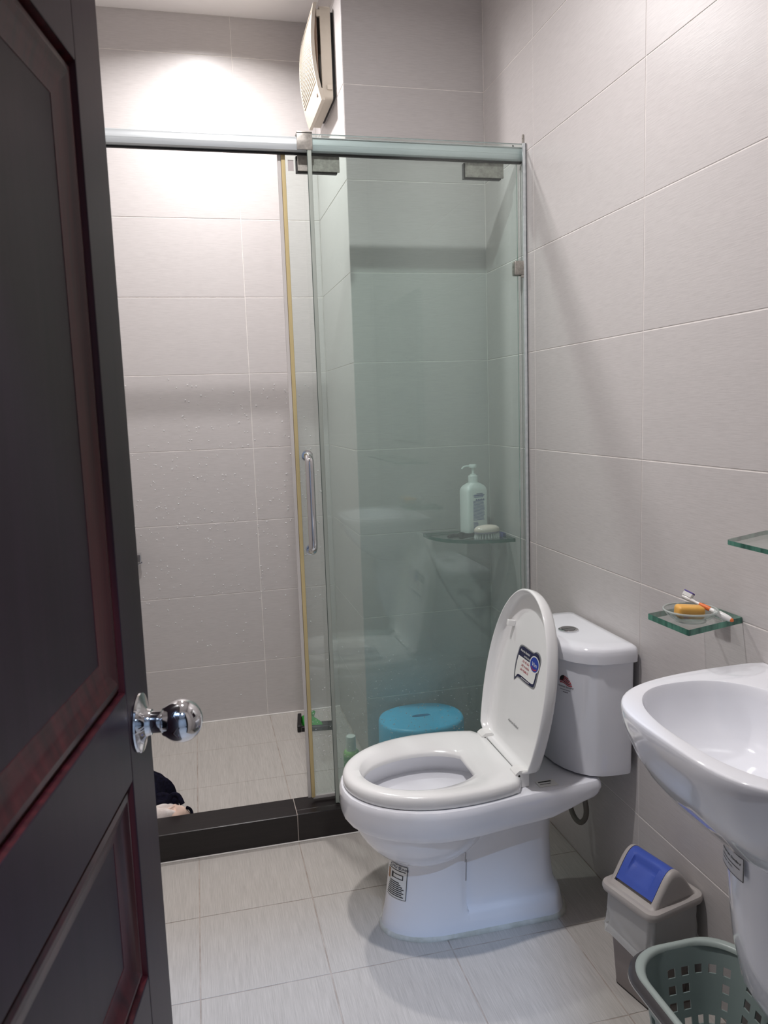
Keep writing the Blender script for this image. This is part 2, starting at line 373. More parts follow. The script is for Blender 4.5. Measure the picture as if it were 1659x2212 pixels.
# ------------------------------------------------------------------ door (dark panelled leaf, standing open)
PD = Vector((-1.118, .95, 0)); ED = Vector((.171, .985, 0)).normalized(); ND = Vector((.985, -.171, 0)).normalized()
def dp(s, z, n): return PD + ED*s + ND*n + Vector((0, 0, z))
S1 = .028; S0 = S1-.70; TH = .04; Z0D = .012; Z1D = 2.11
dr = struct('door_1', newbox(-1e-3, 1e-3, -1e-3, 1e-3, 0, 1e-3), M_WOOD, tuple(dp(S0, Z0D, -TH/2)))
dr.data.clear_geometry(); dr['label'] = 'dark mahogany panelled door standing open at the left'
def dbox(s0, s1, z0, z1, n0, n1, bev=.002):
    bm = bmesh.new(); Mx = Matrix((ED, ND, Vector((0, 0, 1)))).transposed().to_4x4(); Mx.translation = PD
    box(bm, s0, s1, n0, n1, z0, z1, bev, 2, Mx); return bm
PS1 = -.066; PS0 = S0+.094
finish('stile', dbox(PS1, S1, Z0D, Z1D, -TH, 0), M_WOOD, dr); finish('stile', dbox(S0, PS0, Z0D, Z1D, -TH, 0), M_WOOD, dr)
PAN = [(.14, .585), (.690, .932), (1.036, 1.697), (1.80, 2.02)]
zz = [Z0D] + [z for p in PAN for z in p] + [Z1D]
for a, b in zip(zz[::2], zz[1::2]): finish('rail', dbox(PS0, PS1, a, b, -TH, 0), M_WOOD, dr)
for a, b in PAN:
    finish('panel', dbox(PS0, PS1, a, b, -.03, -.013, .0), M_WOOD, dr)
    bm = bmesh.new(); rings = []
    for ins, n in ((.0, -.001), (.002, -.009), (.007, -.009), (.009, -.0045), (.016, -.0035), (.022, -.0055), (.032, -.009), (.041, -.0115), (.047, -.0125), (.048, -.016), (.05, -.016)):
        rings.append([dp(s, z, n) for s, z in ((PS0+ins, a+ins), (PS1-ins, a+ins), (PS1-ins, b-ins), (PS0+ins, b-ins))])
    loft(bm, rings, False, False); finish('moulding', bm, M_WOODR, dr, smooth=25)
KS, KZ = -.022, .983
Mk = Matrix((ED, Vector((0, 0, 1)), ND)).transposed().to_4x4(); Mk.translation = dp(KS, KZ, 0)
bm = bmesh.new(); lathe(bm, [(.026, 0), (.0345, 0), (.0352, .0015), (.0345, .0035), (.031, .0045), (.026, .0055), (.020, .0075), (.0165, .0095), (.0155, .012), (.0150, .0145), (.012, .015)], M=Mk, n=48)
ro = finish('rosette', bm, M_CHROME, dr, smooth=30, label='chrome rosette')
bm = bmesh.new(); prof = [(.0128, .0145), (.0128, .026), (.0138, .0272), (.0165, .0282), (.0178, .031)]
for i in range(1, 17):
    a = math.pi*(.28+.72*i/16); prof.append((max(.0255*math.sin(a), .0006), .0495-.0245*math.cos(a)))
lathe(bm, prof, M=Mk, n=48); finish('knob', bm, M_CHROME, dr, smooth=50, label='round chrome door knob')

# ------------------------------------------------------------------ shower screen (fixed pane, rail, brackets)
YG = 2.345; YS = 2.386
sc = thing('shower_screen', 'fixed glass shower panel under an aluminium rail beside the toilet', 'shower screen', (-.33, YG, ZT))
def pane(name, x0, x1, y0, y1, z0, z1, gm, em, parent):
    bm = newbox(x0, x1, y0, y1, z0, z1, 0)
    for f in bm.faces:
        n = f.normal if f.normal.length else f.calc_center_median()
        f.normal_update(); f.material_index = 0 if abs(f.normal.y) > .9 else 1
    return finish(name, bm, [gm, em], parent, smooth=0)
pane('glass_pane', -.668, -.004, YG-.005, YG+.005, ZT+.002, 2.128, M_GLASSF, M_GEDGE_L, sc)
bm = bmesh.new()   # rail: rounded aluminium section with a groove line
prof = [(.013, -.020), (-.006, -.021), (-.012, -.018), (-.015, -.012), (-.0155, -.004), (-.0150, -.0035), (-.0155, -.003), (-.0150, .008), (-.012, .015), (-.0115, .0155), (-.0115, .017), (-.008, .020), (.008, .021), (.013, .020)]
YR = 2.366
loft(bm, [[(x, YR+a, 2.104+b) for a, b in prof] for x in (XL+.002, -.002)]); finish('rail', bm, M_ALU, sc, smooth=25, label='aluminium top rail')
finish('rail_channel', newbox(XL+.002, -.002, YR+.002, YR+.012, 2.078, 2.0835, .001), M_BLACK, sc)
bm = newbox(-.703, -.658, YG-.0085, YG-.0052, 2.083, 2.133, .001); box(bm, -.703, -.658, YG-.0085, YR+.01, 2.1265, 2.131, .001)
finish('rail_clip', bm, M_STEELD, sc)
finish('edge_seal', newbox(-.6735, -.6615, YG-.0065, YG+.0065, ZT+.004, 2.128, .002), M_SEALG, sc, label='clear grey edge seal'); finish('seal_line', newbox(-.6748, -.6728, YG-.0055, YG-.0035, ZT+.004, 2.128), M_LINE, sc)
bm = newbox(-.012, -.001, YG-.014, YG-.006, .10, 2.128, .001); box(bm, -.0045, -.001, YG-.014, YG+.012, .10, 2.128, .0005)
finish('wall_channel', bm, M_ALU, sc)
bm = newbox(-.042, -.0015, YG-.0125, YG-.0055, 1.737, 1.781, .004, 3); box(bm, -.042, -.0015, YG+.0055, YG+.0125, 1.737, 1.781, .004, 3); box(bm, -.02, -.0015, YG-.011, YG-.006, 1.730, 1.74, .002)
finish('glass_clip', bm, M_STEELD, sc)
bm = bmesh.new(); pts = rrect(-.0105, .0005, 2.11, 2.160, .0052)
Mt = Matrix.Translation((-.002, YR-.012, 0))
loft(bm, [[Mt @ Vector((y0, a, z)) for a, z in [(p[0]+.005, p[1]) for p in pts]] for y0 in (-.0015, .0015)]); box(bm, -.006, -.0036, YR-.0175, YR-.0135, 2.146, 2.150, .001)
finish('wall_tab', bm, M_STEELD, sc)
bm = bmesh.new(); lathe(bm, [(.003, 2.122), (.003, 2.129), (.0015, 2.131)], (-.03, YR, 0), 10); finish('screw', bm, M_BLACK, sc)
finish('floor_clip', newbox(-.652, -.615, YG-.009, YG+.009, ZT, ZT+.03, .002), M_STEELD, sc)

sd = thing('sliding_glass_door', 'sliding glass shower door with a yellowed edge seal, behind the fixed panel', 'shower door', (-.38, YS, ZT))
pane('glass_pane', -.742, -.010, YS-.004, YS+.004, ZT+.014, 2.083, M_GLASSF, M_GEDGE_L, sd)
bm = newbox(-.745, -.733, YS-.007, YS+.007, ZT+.012, 2.083, .002); finish('edge_seal', bm, M_SEALY, sd, label='yellowed plastic seal')
bm = newbox(-.756, -.7452, YS-.004, YS+.004, ZT+.012, 2.083, .002); finish('seal_lip', bm, M_SEALC, sd)
finish('bottom_seal', newbox(-.74, -.012, YS-.006, YS+.006, ZT+.006, ZT+.018, .002), M_SEALC, sd)
finish('paper_tag', newbox(-.7255, -.709, YS-.0058, YS-.0042, 2.036, 2.066), mat('grey_tag', 'b9b0ae', .7), sd)
for x0, mm in ((-.698, mat('shaded_hanger_steel', '6f6b66', .42, .7)), (-.182, M_STEELD)):
    hg = finish('hanger', newbox(x0, x0+.124, YS-.0115, YS-.0045, 2.035, 2.0815, .001), M_STEELD, sd)
    finish('gasket', newbox(x0-.004, x0+.118, YS-.0055, YS+.0115, 2.032, 2.078, .0008), M_BLACK, sd)
    bm = bmesh.new(); lathe(bm, [(.005, 2.076), (.005, 2.10)], (x0+.055, YS-.004, 0), 12); lathe(bm, [(.0075, 2.079), (.0075, 2.084)], (x0+.055, YS-.004, 0), 6)
    finish('bolt', bm, M_BLACK, hg)
bm = bmesh.new(); hx = -.709
path = bez([(hx, YS-.006, 1.205), (hx, YS-.03, 1.205), (hx, YS-.047, 1.196), (hx, YS-.053, 1.175), (hx, YS-.053, 1.06), (hx, YS-.053, .945), (hx, YS-.047, .924), (hx, YS-.03, .915), (hx, YS-.006, .915)], 8)
tube(bm, path, .0132, 18); h = finish('handle', bm, M_CHROME, sd, smooth=60, label='chrome pull handle')
for z in (1.205, .915):
    bm = bmesh.new(); lathe(bm, [(.0155, YS-.0105), (.0175, YS-.0095), (.0175, YS-.0045)], (hx, 0, z), 24, 'Y'); finish('collar', bm, M_CHROME, h)

# ------------------------------------------------------------------ exhaust fan on the side of the boxed-in duct
def fan():
    y0, y1, z0, z1 = 2.800, 3.100, 2.395, 2.705
    t = thing('exhaust_fan', 'ivory square exhaust fan with louvred grille high on the shower wall', 'fan', (XC, (y0+y1)/2, (z0+z1)/2))
    X1 = XC-.012
    bm = bmesh.new(); n = 1
    prof = rrect(y0+.005, y1-.005, z0+.005, z1-.005, .012)
    inn = rrect(y0+.015, y1-.015, z0+.015, z1-.015, .012)
    loft(bm, [[(x, a, b) for a, b in p] for x, p in ((X1, inn), (X1, prof), (X1-.036, prof), (X1-.036, inn), (X1-.008, inn))], False, True)
    finish('housing', bm, M_IVORY, t)
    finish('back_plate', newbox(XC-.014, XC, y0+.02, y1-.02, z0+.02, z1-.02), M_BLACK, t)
    tb = newbox(X1-.02, X1-.002, y0-.002, y0+.008, z0+.034, z0+.05, .002); finish('clip_tab', tb, M_IVORY, t)
    # front grille: cover bowed in its height, nearest to the wall at its lower edge
    def bow(z): u = (z-(z0+z1)/2-.03)/((z1-z0)/2); return X1-.050-.020*(1-u*u)
    def strip_(a0, a1, b0, b1, th=.012, N=12):
        bm = bmesh.new(); rings = []
        for i in range(N+1):
            z = b0+(b1-b0)*i/N; x = bow(z)
            rings.append([(x+th, a0, z), (x, a0, z), (x, a1, z), (x+th, a1, z)])
        loft(bm, rings); return bm
    bm = strip_(y0, y1, z0, z0+.055, N=5)
    for f in (strip_(y0, y1, z1-.012, z1, N=2), strip_(y0, y0+.012, z0+.055, z1-.012), strip_(y1-.012, y1, z0+.055, z1-.012)):
        me = bpy.data.meshes.new('tmp'); f.to_mesh(me); f.free(); bm.from_mesh(me); bpy.data.meshes.remove(me)
    g = finish('grille_frame', bm, M_IVORY, t)
    ns = 22; zz0 = z0+.055; st = (z1-.012-zz0)/ns
    for k in range(ns):
        z = zz0+st*k; x = bow(z+st/2)
        bm = bmesh.new(); loft(bm, [[(x+.012, y, z+st*.25), (x+.001, y, z+st*.05), (x+.001, y, z+st*.50), (x+.012, y, z+st*.70)] for y in (y0+.011, y1-.011)])
        finish('slat', bm, M_IVORY, g, smooth=0)
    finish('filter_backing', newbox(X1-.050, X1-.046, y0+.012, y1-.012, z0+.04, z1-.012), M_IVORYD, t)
    for zh in (z1-.04, z0+.02): finish('grille_hook', newbox(X1-.048, X1-.034, y0+.004, y0+.02, zh, zh+.02, .002), M_IVORY, t)
    bm = bmesh.new(); lathe(bm, [(.04, X1-.044), (.05, X1-.03), (.05, X1-.01)], (0, (y0+y1)/2, (z0+z1)/2), 24, 'X')
    finish('motor', bm, M_IVORY, t)
    bm = bmesh.new()
    for k in range(2): box(bm, bow(z0+.028)-.0012, bow(z0+.028)+.0006, y0+.028, y0+.045, z0+.024+.006*k, z0+.027+.006*k)
    finish('maker_mark', bm, M_IVORYD, t)
fan()

# ------------------------------------------------------------------ toilet
TY = 1.845
OUT = [(.737, 0), (.735, .03), (.726, .065), (.705, .102), (.675, .135), (.635, .164), (.585, .187), (.535, .199), (.48, .201), (.43, .197), (.38, .189), (.33, .181), (.28, .175), (.23, .171), (.18, .167), (.14, .163), (.108, .159), (.094, .148), (.090, .12), (.09, .04)]
def outline(f):
    """closed ring from (u,hw) pairs; f(u,v) -> point"""
    a = [(u, v) for u, v in OUT]; b = [(u, -v) for u, v in OUT[:0:-1]]
    return [f(u, v) for u, v in a+b]
def TP(u, v, z): return (-u, TY+v, z)
def egg(u0, u1, hw, n=len(OUT)*2-1, um=None):
    """egg ring with the same point count and order as outline()"""
    um = um or u0+(u1-u0)*.45; r = []
    for i in range(n):
        a = 2*math.pi*i/n; c, s = math.cos(a), math.sin(a)
        r.append((um+(u1-um)*c if c > 0 else um+(um-u0)*c, hw*s))
    return r
def zlow(u): 
    t = min(max((.26-u)/.17, 0), 1); t = t*t*(3-2*t); return .326+.034*t
toi = thing('toilet', 'white two-piece toilet with its lid raised, standing on grey tiles', 'toilet', (-.39, TY, 0))
bm = bmesh.new()
def sc_(s, du=0): return lambda u, v, z: TP(.43+(u-.43)*s+du, v*s, z)
R = []
R.append(outline(lambda u, v: TP(.42+(u-.42)*.80, v*.70, zlow(u)+.02)))
R.append(outline(lambda u, v: TP(.42+(u-.42)*.955, v*.925, zlow(u)-.003)))
R.append(outline(lambda u, v: TP(.42+(u-.42)*.975, v*.96, zlow(u)-.006)))
R.append(outline(lambda u, v: TP(.42+(u-.42)*.992, v*.985, zlow(u)+.002)))
R.append(outline(lambda u, v: TP(u, v, zlow(u)+.014)))
R.append(outline(lambda u, v: TP(u, v, .378)))
R.append(outline(lambda u, v: TP(.42+(u-.42)*.997, v*.992, .389)))
R.append(outline(lambda u, v: TP(.42+(u-.42)*.985, v*.97, .3955)))
R.append(outline(lambda u, v: TP(.42+(u-.42)*.96, v*.93, .397)))
loft(bm, R, True, False)
top = [TP(u, v, .397) for u, v in egg(.335, .690, .125)]
R2 = [outline(lambda u, v: TP(.42+(u-.42)*.96, v*.93, .397)), top]
for z, u0, u1, hw in ((.390, .333, .694, .128), (.372, .333, .698, .132), (.330, .338, .694, .130), (.318, .350, .680, .118), (.314, .37, .66, .098), (.25, .38, .64, .088), (.18, .40, .60, .068), (.12, .42, .55, .045)):
    R2.append([TP(u, v, z) for u, v in egg(u0, u1, hw)])
loft(bm, R2, False, True)
# belly
rings = []
for k in range(13):
    a = math.pi/2*k/12; s = math.cos(a)**.8; z = .345-.160*math.sin(a)
    ring = []
    for i in range(56):
        t = 2*math.pi*i/56; c, si = math.cos(t), math.sin(t)
        ring.append(TP(.548+(.170 if c > 0 else .20)*s*c - .02*math.sin(a), .172*s*si, z))
    rings.append(ring)
loft(bm, rings, True, True)
# pedestal with a creased side: full front column, recessed rear panel above a ledge
def ped_hw(u, z, front, rear, hw):
    """half width along u"""
    if u > .475: e = (u-.475)/(front-.475); base = hw*max(1-min(e, 1)**2.3, 0)**.5
    elif u < rear+.07: e = (rear+.07-u)/.07; base = hw*max(1-min(e, 1)**2.4, 0)**.5
    else: base = hw
    if z > .05:
        k = min((z-.05)/.02, 1)
        if u < .435: base -= .014*k*min(1, max(0, (u-rear)/.02))
        g = abs(u-.438)
        if g < .016: base -= .006*k*(1-g/.016)
    return max(base, .0)
PU = [0, .004, .012, .025, .05, .08, .12, .18, .25, .33, .42, .52, .578, .586, .594, .602, .610, .62, .63, .66, .70, .74, .79, .84, .88, .92, .95, .975, .99, .997, 1.0]
PZ = [(0, .643, .143, .098), (.012, .642, .144, .097), (.03, .638, .148, .094), (.05, .633, .153, .0925), (.056, .632, .156, .092), (.062, .631, .160, .092), (.068, .630, .164, .0915), (.09, .627, .170, .0905), (.14, .620, .175, .0885), (.19, .614, .177, .0875), (.24, .607, .176, .087), (.29, .59, .172, .089), (.33, .57, .16, .096)]
rings = []
for z, front, rear, hw in PZ:
    up = [(rear+(front-rear)*t) for t in PU]
    ring = [TP(u, -ped_hw(u, z, front, rear, hw), z) for u in up] + [TP(u, ped_hw(u, z, front, rear, hw), z) for u in up[-2:0:-1]]
    rings.append(ring)
loft(bm, rings, True, True)
finish('bowl', bm, M_CER, toi, smooth=38)
# water
bm = bmesh.new(); loft(bm, [[TP(u, v, .175) for u, v in egg(.403, .595, .066)]], True, False); finish('water', bm, mat('still_water', 'a9abb0', .02, spec=.6), toi)
bm = bmesh.new(); rings = []
for z, o in ((0, .0065), (.004, .006), (.008, .003), (.010, -.0015)):
    c = []
    front, rear, hw = .643+o, .143-o, .098+o
    up = [(rear+(front-rear)*t) for t in PU]
    c = [TP(u, -ped_hw(u, 0, front, rear, hw)+random.uniform(-.0012, .0012), z) for u in up] + [TP(u, ped_hw(u, 0, front, rear, hw), z) for u in up[-2:0:-1]]
    rings.append(c)
loft(bm, rings, False, False); finish('caulk_bead', bm, M_CAULK, toi, label='yellowed caulk bead at the base')
# seat
def eggw(l, L=.428, w=.187, lm=.175, w0=.158):
    if l > lm: return w*max(1-((l-lm)/(L-lm))**2.15, 0)**.5
    return w-(w-w0)*((lm-l)/lm)**2
def egg_outline(n=30, L=.428, ins=0.0, r0=.03):
    """(l, v) ring: back edge rounded corners, around the tip"""
    ls = [L*math.sin(math.pi/2*i/n) for i in range(n+1)]
    pts = []
    for i, l in enumerate(ls[::-1]):
        hw = eggw(l, L)
        if l < r0: hw -= r0*(1-math.sqrt(max(1-((r0-l)/r0)**2, 0)))
        pts.append((l, hw))
    ring = pts + [(l, -v) for l, v in pts[::-1] if abs(v) > 1e-6]
    return ring
HX = .300    # hinge distance from the wall
EO = egg_outline()
def ring_scaled(s, z, su=None, c=.215, f=None):
    return [TP(HX+c+(l-c)*(su or s), v*s, z) for l, v in EO]
nE = len(EO)
def hole(s, z, l0=.072, l1=.378, hw=.104):
    """inner ring, matched by angle to the outer ring"""
    r = []
    for l, v in EO:
        a = math.atan2(v/.187, (l-.215)/.214); c, si = math.cos(a), math.sin(a)
        lm = .215
        r.append(TP(HX+lm+((l1-lm) if c > 0 else (lm-l0))*c*s, hw*si*s, z))
    return r
bm = bmesh.new()
rings = [ring_scaled(.985, .3985), ring_scaled(1.0, .402), ring_scaled(1.0, .416), ring_scaled(.985, .4245), ring_scaled(.95, .4295), ring_scaled(.89, .4305), ring_scaled(.80, .4285)]
mid = [[tuple(Vector(a)*(1-t)+Vector(b)*t) for a, b in zip(ring_scaled(.80, .4285), hole(1.0, .408))] for t in (.35, .7)]
for q, dz in zip(mid, (.003, .003)): rings.append([(x, y, z+dz) for x, y, z in q])
rings += [hole(1.0, .411), hole(.975, .405), hole(.985, .3985)]
rings.append(rings[0])
loft(bm, rings, False, False); bmesh.ops.remove_doubles(bm, verts=bm.verts[:], dist=1e-5)
finish('seat', bm, M_SEAT, toi, smooth=50)
# raised lid, leaning back on its hinge
LB = Vector((-.300, TY, .425)); LD = Vector((.083, 0, .435)).normalized(); LN = Vector((-LD.z, 0, LD.x))
LL = .444
LO = egg_outline(L=LL)
def LP(l, v, n): return LB + LD*l + LN*n + Vector((0, v, 0))
def lring(s, n, c=.215): return [LP(c+(l-c)*s, v*s, n) for l, v in LO]
bm = bmesh.new()
loft(bm, [lring(.80, -.0215), lring(.91, -.0205), lring(.945, -.017), lring(.962, -.008), lring(.972, .004), lring(.978, .0055), lring(.992, .0055), lring(.999, .004), lring(1.0, -.004), lring(.99, -.018), lring(.965, -.027), lring(.92, -.031), lring(.7, -.0335)], True, True)
lid = finish('lid', bm, M_SEAT, toi, smooth=50)
def bumper(l, v):
    bm = bmesh.new(); Mx = Matrix((Vector((0, 1, 0)), LD, LN)).transposed().to_4x4(); Mx.translation = LP(l, v, 0)
    box(bm, -.006, .006, -.008, .008, -.0215, .0, .0015, 2, Mx); finish('bumper', bm, M_WHITE, lid)
bumper(.33, .105)
# print on the lid: flat coordinates (a across towards the camera's right = -Y, b up the lid)
def lidf(cx, cy, n, w=1.0): return lambda a, b: LP(cy+b, -cx-a*w, n)
def smooth_poly(p, n=6):
    q = bez([(*x, 0) for x in p] + [(*p[0], 0)], n); return [(v.x, v.y) for v in q[:-1]]
CX, CY = .010, .246
BUB = [(-.043, .022), (-.040, .034), (-.028, .041), (.0, .041), (.022, .041), (.030, .046), (.043, .046), (.052, .036), (.053, .022), (.050, .0), (.047, -.030), (.038, -.041), (.0, -.042), (-.022, -.041), (-.032, -.043), (-.040, -.052), (-.0425, -.053), (-.047, -.03), (-.047, 0)]
def scale_poly(p, s, c=(.003, -.002)): return [(c[0]+(x-c[0])*s, c[1]+(y-c[1])*s) for x, y in p]
NF = -.0205
bm = bmesh.new(); poly(bm, scale_poly(smooth_poly(BUB), 1.07), lidf(CX, CY, NF+.0002, 1.32)); stk = finish('sticker', bm, M_SILVER, lid, smooth=0, label='navy and white maker sticker on the lid')
bm = bmesh.new(); poly(bm, smooth_poly(BUB), lidf(CX, CY, NF+.0004, 1.32)); finish('sticker_border', bm, M_NAVY, lid, smooth=0)
INN = [(-.040, .013), (0, .013), (.03, .013), (.045, .005), (.043, -.026), (.035, -.034), (0, -.034), (-.022, -.033), (-.033, -.035), (-.0405, -.046), (-.044, -.03), (-.0435, -.005)]
bm = bmesh.new(); poly(bm, [(-.041, .013), (.0, .013), (.035, .013)] + [(v.x, v.y) for v in bez([(.0455, .006, 0), (.043, -.024, 0), (.035, -.034, 0), (0, -.034, 0), (-.022, -.034, 0), (-.033, -.037, 0), (-.0405, -.047, 0), (-.0445, -.03, 0), (-.044, -.005, 0)], 5)], lidf(CX, CY, NF+.0006, 1.32)); finish('sticker_field', bm, M_PAPER, lid, smooth=0)
def disc(r, c, n=28): return [(c[0]+r*math.cos(2*math.pi*i/n), c[1]+r*math.sin(2*math.pi*i/n)) for i in range(n)]
bm = bmesh.new(); poly(bm, disc(.0215, (.034, .016)), lidf(CX, CY, NF+.0008, 1.32)); finish('sticker_disc_rim', bm, M_PAPER, lid, smooth=0)
bm = bmesh.new(); poly(bm, disc(.0188, (.034, .016)), lidf(CX, CY, NF+.001, 1.32)); finish('sticker_disc', bm, mat('blue_print', '1c3a9a', .4), lid, smooth=0)
bm = bmesh.new(); V, F = text_tris('Vim', .0145, .1, 'CENTER'); put(bm, [(x+.034, y+.0115) for x, y in V], F, lidf(CX, CY, NF+.0013, 1.32)); finish('sticker_lettering', bm, M_PAPER, lid, smooth=0)
bm = bmesh.new(); put(bm, *((lambda VF: ([(x+.034, y+.0) for x, y in VF[0]], VF[1]))(text_tris('\u2014', .014, 0, 'CENTER'))), lidf(CX, CY, NF+.0012, 1.32)); 
poly(bm, [(.034+.0155*math.cos(a), .016+.0155*math.sin(a)) for a in [math.radians(215+11*i) for i in range(11)]] + [(.034+.0125*math.cos(a), .016+.0125*math.sin(a)) for a in [math.radians(325-11*i) for i in range(11)]], lidf(CX, CY, NF+.0012, 1.32)); finish('sticker_swoosh', bm, M_RED, lid, smooth=0)
def lettering(name, lines, m, f, parent, bold=.012, wx=1.0):
    bm = bmesh.new()
    for s, x, y, size, sh, al in lines:
        V, F = text_tris(s, size, sh, al, bold); put(bm, [(a*wx+x, b+y) for a, b in V], F, f)
    return finish(name, bm, m, parent, smooth=0)
lettering('sticker_lettering', [('American Standard', -.035, .0272, .0092, .35, 'LEFT'), ('KHUYÊN DÙNG', -.016, .0165, .0062, 0, 'LEFT')], M_PAPER, lidf(CX, CY, NF+.0008, 1.32), lid, wx=.60)
lettering('sticker_lettering', [('...TẨY VẾT BẨN', -.022, .002, .0078, 0, 'LEFT'), ('...DIỆT VI KHUẨN', -.024, -.0095, .0078, 0, 'LEFT'), ('...BẢO VỆ MEN SỨ', -.026, -.021, .0078, 0, 'LEFT')], M_RED, lidf(CX, CY, NF+.0009, 1.32), lid, bold=.02, wx=.64)
bm = bmesh.new()
for k in range(9): patch(bm, -.014+.0042*k, -.014+.0042*k+.003, -.0395, -.0375, lidf(CX, CY, NF+.0008, 1.32), 1, 1)
finish('sticker_small_print', bm, M_PAPER, lid, smooth=0)
lettering('lid_lettering', [('American Standard', 0, 0, .0085, .35, 'CENTER')], M_BLKINK, lidf(-.010, .078, NF+.0006), lid)
# hinges
for s in (-1, 1):
    bm = bmesh.new(); y = TY+s*.118
    pts = [(-.285, .398), (-.285, .436), (-.292, .441), (-.310, .441), (-.320, .434), (-.322, .424), (-.312, .413), (-.306, .398)]
    loft(bm, [[(x, yy, z) for x, z in pts] for yy in (y-.018, y-.0165, y+.0165, y+.018)])
    hg = finish('hinge', bm, M_WHITE, toi, smooth=40)
    bm = bmesh.new(); lathe(bm, [(.0028, y-.0187), (.0028, y-.0178)], (-.311, 0, .428), 12, 'Y'); finish('hinge_pin', bm, M_BLACK, hg)
# tank
def Dring(u0, hw, ud, z, side, n=13):
    """D plan: flat back at u0, straight sides to u=side, bowed front to ud"""
    pts = [(u0, -hw+.012), (u0+.004, -hw+.004), (u0+.012, -hw)]
    for i in range(n):
        a = -math.pi/2+math.pi*i/(n-1); pts.append((side+(ud-side)*math.cos(a)**.85 if abs(math.cos(a)) > 1e-6 else side, hw*math.copysign(abs(math.sin(a))**.9, math.sin(a))))
    pts += [(u0+.012, hw), (u0+.004, hw-.004), (u0, hw-.012)]
    return [TP(u, v, z) for u, v in pts]
bm = bmesh.new()
loft(bm, [Dring(.02, .150, .165, .398, .05), Dring(.014, .162, .180, .405, .055), Dring(.014, .164, .182, .42, .055), Dring(.014, .168, .185, .55, .058), Dring(.014, .172, .188, .705, .06)])
finish('tank', bm, M_CER, toi, smooth=40)
bm = bmesh.new()
loft(bm, [Dring(.012, .174, .190, .699, .06), Dring(.008, .180, .197, .702, .062), Dring(.008, .181, .198, .72, .062), Dring(.008, .180, .197, .731, .062), Dring(.010, .177, .193, .738, .062), Dring(.016, .168, .183, .7425, .06), Dring(.03, .14, .155, .7445, .06)])
finish('tank_lid', bm, M_CER, toi, smooth=45)
bm = bmesh.new(); lathe(bm, [(.026, .744), (.026, .7475), (.0225, .7495), (.0195, .7488), (.0192, .7478)], (-.112, TY-.005, 0), 36)
fb = finish('flush_button', bm, M_CHROME, toi, smooth=30, label='chrome dual flush button')
bm = bmesh.new(); 
for s in (-1, 1):
    ring = [(-.112+.0175*math.cos(a), TY-.005+s*.001+s*.0175*math.sin(a)) for a in [math.pi*i/12 for i in range(13)]]
    loft(bm, [[(x, y, z) for x, y in ring] for z in (.7476, .7496)])
finish('button_half', bm, mat('satin_chrome', 'a9aaac', .2, 1.0), fb, smooth=30)
# emblem and lettering on the tank front; a follows the bowed front, b is height
def tankf(a, b):
    """a: metres across from TY towards the camera (-Y), b: height"""
    v = -a; s = min(abs(v)/.170, 1); c = math.sqrt(max(1-s**(2/.9), 0)); u = .058+(.1865-.058)*c**.85
    return TP(u+.0012, v, b)
TA, TB = .100, .646
def tf(a, b): return tankf(TA+a*.66, TB+b*.74)
bm = bmesh.new()
def wave(x0, x1, y, h, f, amp=.0025, mi=0, N=10):
    def g(a, b): return f(a, b+amp*math.sin((a+.02)*130)-.12*(a+.02))
    patch(bm, x0, x1, y, y+h, g, N, 1, mi)
for k, (x0, x1, y) in enumerate(((-.004, .014, .012), (-.006, .020, .006), (-.008, .024, 0), (-.026, .026, -.006), (-.024, .028, -.012))):
    wave(x0, x1, y, .0035, tf, mi=(0 if k % 2 else 1))
finish('emblem_stripes', bm, [mat('dark_red_print', '7c2036', .4), M_RED], toi, smooth=0)
bm = bmesh.new(); poly(bm, [(-.026, -.002), (-.022, .008), (-.014, .015), (-.004, .017), (-.002, .008), (-.006, .002), (-.009, -.004), (-.018, -.003)], lambda a, b: tf(a, b)); finish('emblem_canton', bm, M_BLKINK, toi, smooth=0)
lettering('tank_lettering', [('American Standard', 0, -.026, .0082, .35, 'CENTER')], M_BLKINK, tf, toi)
bm = bmesh.new()
for k in range(8): patch(bm, -.022+.0055*k, -.022+.0055*k+.0042, -.035, -.033, tf, 1, 1)
for k in range(4): patch(bm, -.010+.0055*k, -.010+.0055*k+.0045, -.0435, -.041, tf, 1, 1)
finish('tank_small_print', bm, M_BLKINK, toi, smooth=0)
# small label on the deck behind the lid
bm = newbox(-.262, -.212, TY-.150, TY-.118, .3975, .3979); finish('deck_label', bm, M_PAPER, toi, smooth=0)
bm = newbox(-.256, -.222, TY-.128, TY-.123, .3979, .3982); box(bm, -.256, -.228, TY-.138, TY-.136, .3979, .3982); finish('deck_label_print', bm, M_BLKINK, toi, smooth=0)
# warning sticker wrapped on the front of the pedestal: a along the outline, b height
def pedf(a, b):
    z = b
    for (za, fa, ra, ha), (zb, fb_, rb, hb) in zip(PZ, PZ[1:]):
        if za <= z <= zb: break
    t = (z-za)/(zb-za); front = fa+(fb_-fa)*t; rear = ra+(rb-ra)*t; hw = ha+(hb-ha)*t
    # walk along the front outline from the crease forwards; a=0 is on the front corner
    ang = max(a-.036, 0)/.085
    uu = front-(front-.475)*(1-math.cos(ang)**.9) if ang < math.pi/2 else .475
    e = (uu-.475)/(front-.475); v = -hw*max(1-min(e, 1)**2.3, 0)**.5
    n = Vector((-(math.cos(ang)), -math.sin(ang), 0))
    return Vector(TP(uu, v, z)) + n*.0015
bm = bmesh.new(); patch(bm, .040, .098, .098, .188, pedf, 10, 4); finish('warning_sticker', bm, M_PAPER, toi, smooth=0, label='printed warning sticker on the pedestal')
def pf2(a, b): return Vector(pedf(a, b)) + Vector((-.0004, -.0005, 0))
bm = bmesh.new()
for k in range(8): patch(bm, .044+.001*k, .092-(.008 if k > 5 else .0)-.004*(k % 2), .104+.0050*k, .1064+.0050*k, pf2, 8, 1)
